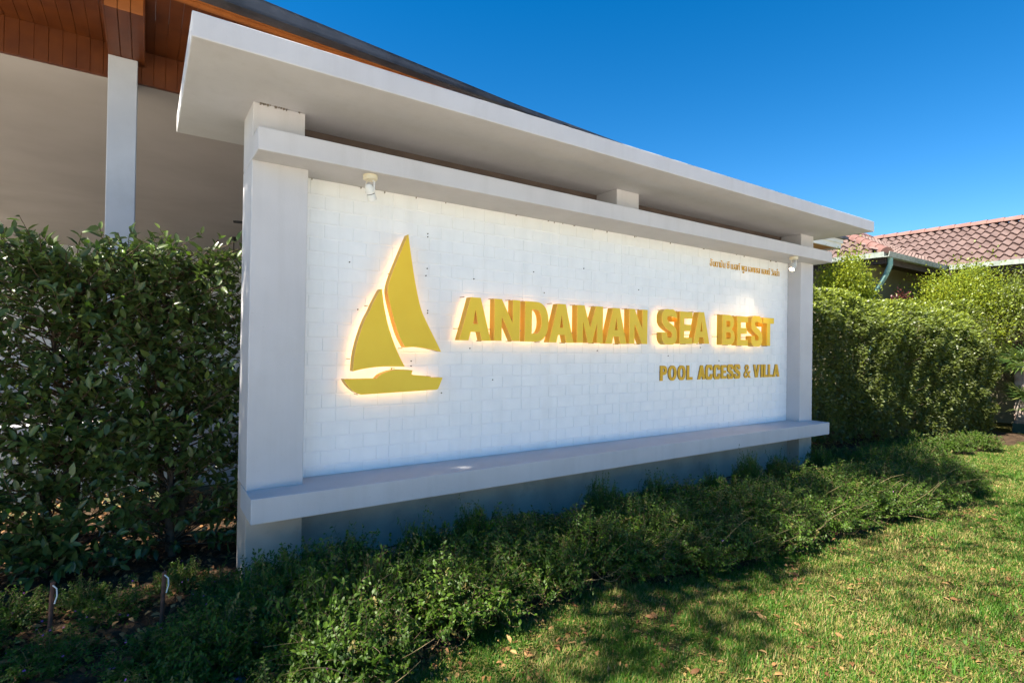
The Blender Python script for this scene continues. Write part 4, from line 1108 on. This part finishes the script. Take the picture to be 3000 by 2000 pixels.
for x, y, s in ((-1.35,-.35,.9),(-.95,-.62,.85),(-.52,-.85,.9),(-.12,-1.1,.95),(.18,-.75,.75),(-.25,-.55,.7),(-.68,-.18,.75),(-1.2,-.02,.8),(.30,-1.35,.9),(-.55,-1.35,.9),(.0,-1.5,.9),(-1.7,-.3,.9),(.12,-.42,.7),(.45,-.62,.8),(-.16,-.26,.6),(-.34,.0,.6),(-.02,-.82,.8),(-.85,.02,.55)):
    place_cuphea(k, x, y, s*.9, .66*RNG.uniform(.8, 1.1), 'dark cuphea shrub with small purple flowers ' + ('beside a rusty stake' if min(math.hypot(x+.97, y+.35), math.hypot(x+.47, y+.55)) < .33 else 'by the foot of the sign column' if x > -.3 and y > -1.0 else 'on mulch under the ficus hedge' if y > -.4 else 'next to a pale stone' if min(math.hypot(x+.85, y+.98), math.hypot(x+.2, y+1.28)) < .4 else 'at the open end of the bed'), 'purple flowered shrubs under the ficus hedge', 9, pool=sparse); k += 1

for x, y, s_, hz, d in ((.12, -.66, .85, 1.05, 'hiding the foot of the boat-side column'), (.52, -.72, .85, 1.1, 'against the boat-side end of the plinth'), (-.22, -1.02, .85, .95, 'left of the shrub mass by a pale stone')):
    place_cuphea(k, x, y, s_, hz, 'leafy green cuphea shrub ' + d.replace('left of the shrub mass by', 'at the open end of the bed by'), 'cuphea shrubs massed below the sign wall', 1); k += 1
# long bare stems straggling over the shrubs
n = 260
xs = RNG.uniform(.2, 7.4, n); ys = bed_edge(xs) + RNG.uniform(.0, .55, n)
b = np.stack([xs, ys, RNG.uniform(.04, .16, n)], -1); e = b + np.stack([RNG.normal(0, .22, n), RNG.normal(-.06, .14, n), RNG.uniform(-.02, .30, n)], -1); e[:, 2] = np.maximum(e[:, 2], .03)
V, lo, st = tube_np(branch_bush(b, e, .06), np.linspace(.0032, .0014, 5)[None].repeat(n, 0), 3)
o = link('dry_twigs', npmesh('dry_twigs', V, lo, st, m_dry)); tag(o, 'tangle of bare dry stems along the front of the shrub bed', 'twigs', kind='stuff')

# ---- garden stakes, stones
def stake(x, y, z1, label):
    t = empty('garden_stake', (x, y, 0), label, 'stake', 'rusty stakes in front of the ficus hedge')
    tube('rod', [(x, y, -.02), (x + .006, y, z1*.6), (x + .012, y, z1)], .011, surf('rusty_rod', (.07, .035, .022), (.16, .07, .045), rough=.8, scale=25) if 'rusty_rod' not in MATS else MATS['rusty_rod'], t, 8)
    lathe('cap', [(.011, 0), (.012, .01), (.007, .014)], MATS['rusty_rod'], t, (x + .012, y, z1), n=8)
    tube('string', [(x + .012, y - .012, z1), (x + .03, y - .016, z1 - .02), (x + .032, y - .016, z1 - .06), (x + .022, y - .016, z1 - .10)], .0035, m_white, t, 5)
stake(-.969, -.35, .37, 'rusty stake with white string tied on, in front of the lobby column')
stake(-.469, -.55, .385, 'rusty stake with white string tied on, nearer the sign column')
m_stone = surf('pale_stone', (.16, .15, .13), (.30, .28, .25), rough=.9, scale=12, bump=.6, bscale=30, bdist=.01)
def stone(x, y, r, label):
    bm = bmesh.new(); bmesh.ops.create_icosphere(bm, subdivisions=2, radius=r)
    for v in bm.verts:
        v.co *= 1 + .25*(random.random()-.5); v.co.z *= .55
    me = bpy.data.meshes.new('stone'); bm.to_mesh(me); bm.free(); me.materials.append(m_stone)
    o = link('stone', me, None, (x, y, .05)); tag(o, label, 'stone', 'stones in the bed under the hedge'); o.rotation_euler = (0, 0, random.random()*6)
stone(-.85, -.98, .09, 'flat pale stone lying among purple flowers')
stone(-.20, -1.28, .08, 'flat pale stone lying under dark cuphea shrubs')
stone(-.62, -.02, .05, 'small pale stone on mulch below the ficus hedge')

# ---- grass
def grass(n, x0, x1, fy0, y1, hmin, hmax, seed, name, label, flat=False):
    rg = np.random.default_rng(seed)
    m = n * 4
    # density falls with distance from the viewer
    x = x0 + (x1 - x0) * rg.random(m) ** 2.0
    y = -3.9 + 3.9 * rg.random(m)
    clump = vnoise(x, y, 9.0, 51)*.6 + vnoise(x, y, 2.3, 52)*.4
    ok = (y < bed_edge(x) + .15) & (y > fy0(x)) & (rg.random(m) < np.clip(2.4*(clump - .18), .12, 1)); x, y = x[ok][:n], y[ok][:n]; n = len(x)
    patch = vnoise(x, y, 1.6, 41)*.55 + vnoise(x, y, 5.0, 42)*.45
    h = rg.uniform(hmin, hmax, n)*(.65 + .8*vnoise(x, y, 4.0, 53)); dd = np.hypot(x + .57, y + 4.15); w = (0.0022 + .00045*dd) * rg.uniform(.7, 1.3, n)
    a = rg.random(n)*2*PI
    lean = rg.uniform(.2, 1.0, n) if not flat else rg.uniform(2.5, 6, n)
    dx, dy = np.cos(a), np.sin(a)
    tx = x + dx*h*lean; ty = y + dy*h*lean; tz = h if not flat else h*.25
    b1 = np.stack([x - dy*w, y + dx*w, np.full(n, .001)], -1); b2 = np.stack([x + dy*w, y - dx*w, np.full(n, .001)], -1)
    if flat: b1[:, 2] += .012*rg.random(n); b2[:, 2] = b1[:, 2]
    tp = np.stack([tx, ty, np.zeros(n) + tz + (b1[:, 2] if flat else 0)], -1)
    V = np.stack([b1, b2, tp], 1).reshape(-1, 3)
    straw = rg.random(n) < np.clip(.9*(patch - .22), .06, .72)
    r_ = np.where(straw, rg.uniform(.72, 1.0, n), rg.uniform(0, .55, n))
    if flat: r_ = rg.uniform(.7, 1.0, n)
    o = link(name, npmesh(name, V, np.arange(3*n), np.arange(n)*3, m_grass, np.repeat(r_, 3)))
    tag(o, label, 'grass', kind='stuff')
m_grass = leafmat('grass_blade', [(0, (.024, .085, .006)), (.35, (.056, .145, .010)), (.60, (.105, .190, .016)), (.72, (.22, .19, .045)), (1.0, (.34, .27, .11))], .3, (.16, .24, .03), .6, .25)
right = lambda x: np.maximum(-3.9, -4.35 + .215*(x + .57))
grass(330000, .2, 16.5, right, 0, .012, .034, 1, 'grass', 'short green grass of the lawn')
allr = lambda x: np.full_like(x, -3.9)
grass(110000, -2.1, 18.0, allr, 0, .014, .036, 3, 'grass', 'sparser short grass around the lawn edges')
grass(60000, .2, 16.5, right, 0, .004, .010, 2, 'dry_clippings', 'dry straw clippings lying on the lawn', True)

# ---- fallen leaves
m_fall = [leafmat('fallen_leaf_%s' % nm, [(0, c1), (1, c2)], .12, c2, .6, .3) for nm, c1, c2 in
          (('orange', (.26, .10, .022), (.42, .20, .04)), ('tan', (.24, .15, .07), (.36, .24, .12)), ('yellow', (.42, .27, .03), (.50, .36, .05)), ('brown', (.09, .045, .02), (.16, .085, .04)))]
fl_lab = ['curled orange dry leaf fallen on the lawn', 'pale tan dry leaf fallen on the lawn', 'yellow leaf fallen on the lawn', 'dark brown dry leaf fallen on the lawn']
fmesh = []
for c in range(4):
    for v in range(4):
        rg = np.random.default_rng(500 + c*4 + v)
        T = T8.copy(); T[:, 2] = T[:, 2]*rg.uniform(-1.8, 2.4) + .10*np.sin(T[:, 0]*3)*rg.uniform(.3, 1.2) + .14*np.abs(T[:, 1])*rg.uniform(.2, 1.6); T[:, 2] -= T[:, 2].min()
        Vv, lo, st = leaves_np(np.zeros((1, 3)), np.array([[1., 0, 0]]), np.array([[0, 0, 1.]]), np.array([1.0]), np.array([rg.uniform(.36, .52)]), T, F8)
        fmesh.append(npmesh('fallen_leaf', Vv, lo, st, m_fall[c], np.full(8, rg.random()), True))
def fall_pts(n, rg):
    x = .3 + 13*rg.random(n*4)**1.7; y = -3.7 + 3.2*rg.random(n*4)
    nearbed = np.exp(-np.abs(y - bed_edge(x))/.35)
    ok = (y < bed_edge(x) + .10) & (y > right(x)) & (rg.random(n*4) < .35 + .65*nearbed)
    return x[ok][:n], y[ok][:n]
rg = np.random.default_rng(77)
X, Y = fall_pts(1500, rg)
o_ = np.argsort(np.hypot(X + .57, Y + 4.15)); X, Y = X[o_], Y[o_]
for i in range(300):
    c = rg.choice(4, p=[.30, .28, .08, .34]); me = fmesh[c*4 + rg.integers(0, 4)]
    o = link('fallen_leaf', me, None, (X[i], Y[i], .003 + .012*rg.random())); s = rg.uniform(.034, .078)
    o.scale = (s, s, s); o.rotation_euler = (rg.normal(0, .35), rg.normal(0, .3), rg.random()*6.28)
    wh = 'beside the shrub bed' if Y[i] > float(bed_edge(X[i])) - .35 else ('on open turf' if X[i] < 4 else 'on the far turf')
    tag(o, ('large ' if s > .056 else 'small ') + fl_lab[c] + ' ' + wh, 'leaf', 'fallen leaves scattered on the lawn')
def litter(x, y, z, smin, smax, mat, name, label, rg, parent=None):
    n = len(x)
    P = np.stack([x, y, z], -1); a = rg.random(n)*2*PI
    D = np.stack([np.cos(a), np.sin(a), rg.normal(0, .2, n)], -1); N = unit(np.array([0, 0, 1.]) + rg.normal(0, .35, (n, 3)))
    s = rg.uniform(smin, smax, n)
    Vv, lo, st = leaves_np(P, D, N, s, s*.45, T6*np.array([1, 1, 1.5]), F6)
    o = link(name, npmesh(name, Vv, lo, st, mat, np.repeat(rg.random(n), 6), True)); tag(o, label, 'leaf litter', kind='stuff')
m_lit = leafmat('litter_leaf', [(0, (.07, .03, .014)), (.4, (.16, .075, .03)), (.7, (.28, .15, .06)), (1, (.38, .24, .10))], .1, (.3, .15, .05), .7, .2)
litter(X[300:], Y[300:], np.full(len(X) - 300, .012), .03, .06, m_lit, 'leaf_litter', 'far scatter of dry leaves over the lawn', rg)
n = 5200
x = rg.uniform(-2.4, 9.5, n); y = np.where(rg.random(n) < .45, rg.uniform(-.65, -.08, n), bed_edge(x) + rg.random(n)*1.6)
z = bed_z(x, y) + .012 + .03*rg.random(n); kk = (y > -.52) & (y < -.06) & (x > .4) & (x < 6.9); z[kk] = .09 + .05*rg.random(kk.sum())
ok = ~((y > -.06) & (x > -.02) & (x < 7.3)); x, y, z = x[ok], y[ok], z[ok]
litter(x, y, z, .03, .07, m_lit, 'bed_litter', 'brown dead leaves lying on the mulch of the bed', rg)
n = 2600
x = rg.uniform(-2.6, .6, n); y = rg.uniform(.0, 2.9, n)
ok = ~((x > -.02) & (y < .25)); litter(x[ok], y[ok], .06 + .03*rg.random(n)[ok], .04, .08, m_lit, 'hedge_litter', 'dry leaves lying on the ground under and behind the ficus hedge', rg)

# ---- shade tree beside the photographer: out of the picture, its crown dapples the lawn
tr = empty('shade_tree', (-7.6, -0.2, 0), 'tall spreading tree beside the driveway shading the lawn and hedge', 'tree')
def limb(pts, r0, r1):
    K = 7; P = np.array(pts, float); tt = np.linspace(0, 1, len(P)); t2 = np.linspace(0, 1, K)
    L = np.stack([np.interp(t2, tt, P[:, d]) for d in range(3)], -1)
    V, lo, st = tube_np(L[None], np.linspace(r0, r1, K)[None], 9); return V, lo, st
for nm, pts, r0, r1 in (('trunk', [(-7.6,-.2,-.05), (-7.5,-.2,2.4), (-7.2,-.1,4.8)], .24, .16),
                        ('limb', [(-7.2,-.1,4.7), (-5.6,-.5,6.8), (-3.4,-.8,7.7), (-1.0,-.9,8.0)], .12, .025),
                        ('limb', [(-3.4,-.8,7.7), (-1.0,-.85,8.0), (1.2,-.8,8.1), (2.8,-.9,8.1)], .03, .008),
                        ('limb', [(-7.2,-.1,4.8), (-6.2,.4,6.2), (-5.4,.6,7.3)], .12, .03),
                        ('limb', [(-5.4,-.5,6.9), (-4.0,-1.5,7.6), (-1.6,-2.0,8.0), (2.0,-2.1,8.1)], .025, .006)):
    V, lo, st = limb(pts, r0, r1); link(nm, npmesh(nm, V, lo, st, m_bark, smooth=True), tr)
def crown(blobs):
    Ps = []
    for c, rad, n in blobs:
        nc = 26; cc = np.array(c) + unit(RNG.normal(0, 1, (nc, 3)))*np.array(rad)*RNG.random((nc, 1))**.4
        w = RNG.integers(0, nc, n); Ps.append(cc[w] + RNG.normal(0, .17, (n, 3)))
    P = np.concatenate(Ps); n = len(P)
    D = unit(RNG.normal(0, 1, (n, 3))); N = unit(np.array([0, 0, 1.]) + RNG.normal(0, .5, (n, 3))); sz = RNG.uniform(.08, .13, n)
    Vv, lo, st = leaves_np(P, D, N, sz, sz*.5, T6, F6)
    return npmesh('crown', Vv, lo, st, m_hedge, np.repeat(RNG.random(n)*.8, 6), True)
cr = link('crown', crown([((-3.2, -1.0, 8.0), (2.0, .6, .35), 3500), ((.4, -1.1, 8.1), (2.6, .55, .35), 4000), ((-1.2, -2.2, 8.0), (3.9, .8, .4), 800), ((-4.6, -1.7, 7.9), (1.2, .4, .35), 700),
                          ((-5.3, .3, 7.3), (1.7, 1.4, .7), 3900), ((-4.6, -.1, 7.5), (1.3, .55, .4), 4200), ((-6.3, -.5, 7.3), (1.3, .9, .6), 4000)]), tr); cr['kind'] = 'stuff'
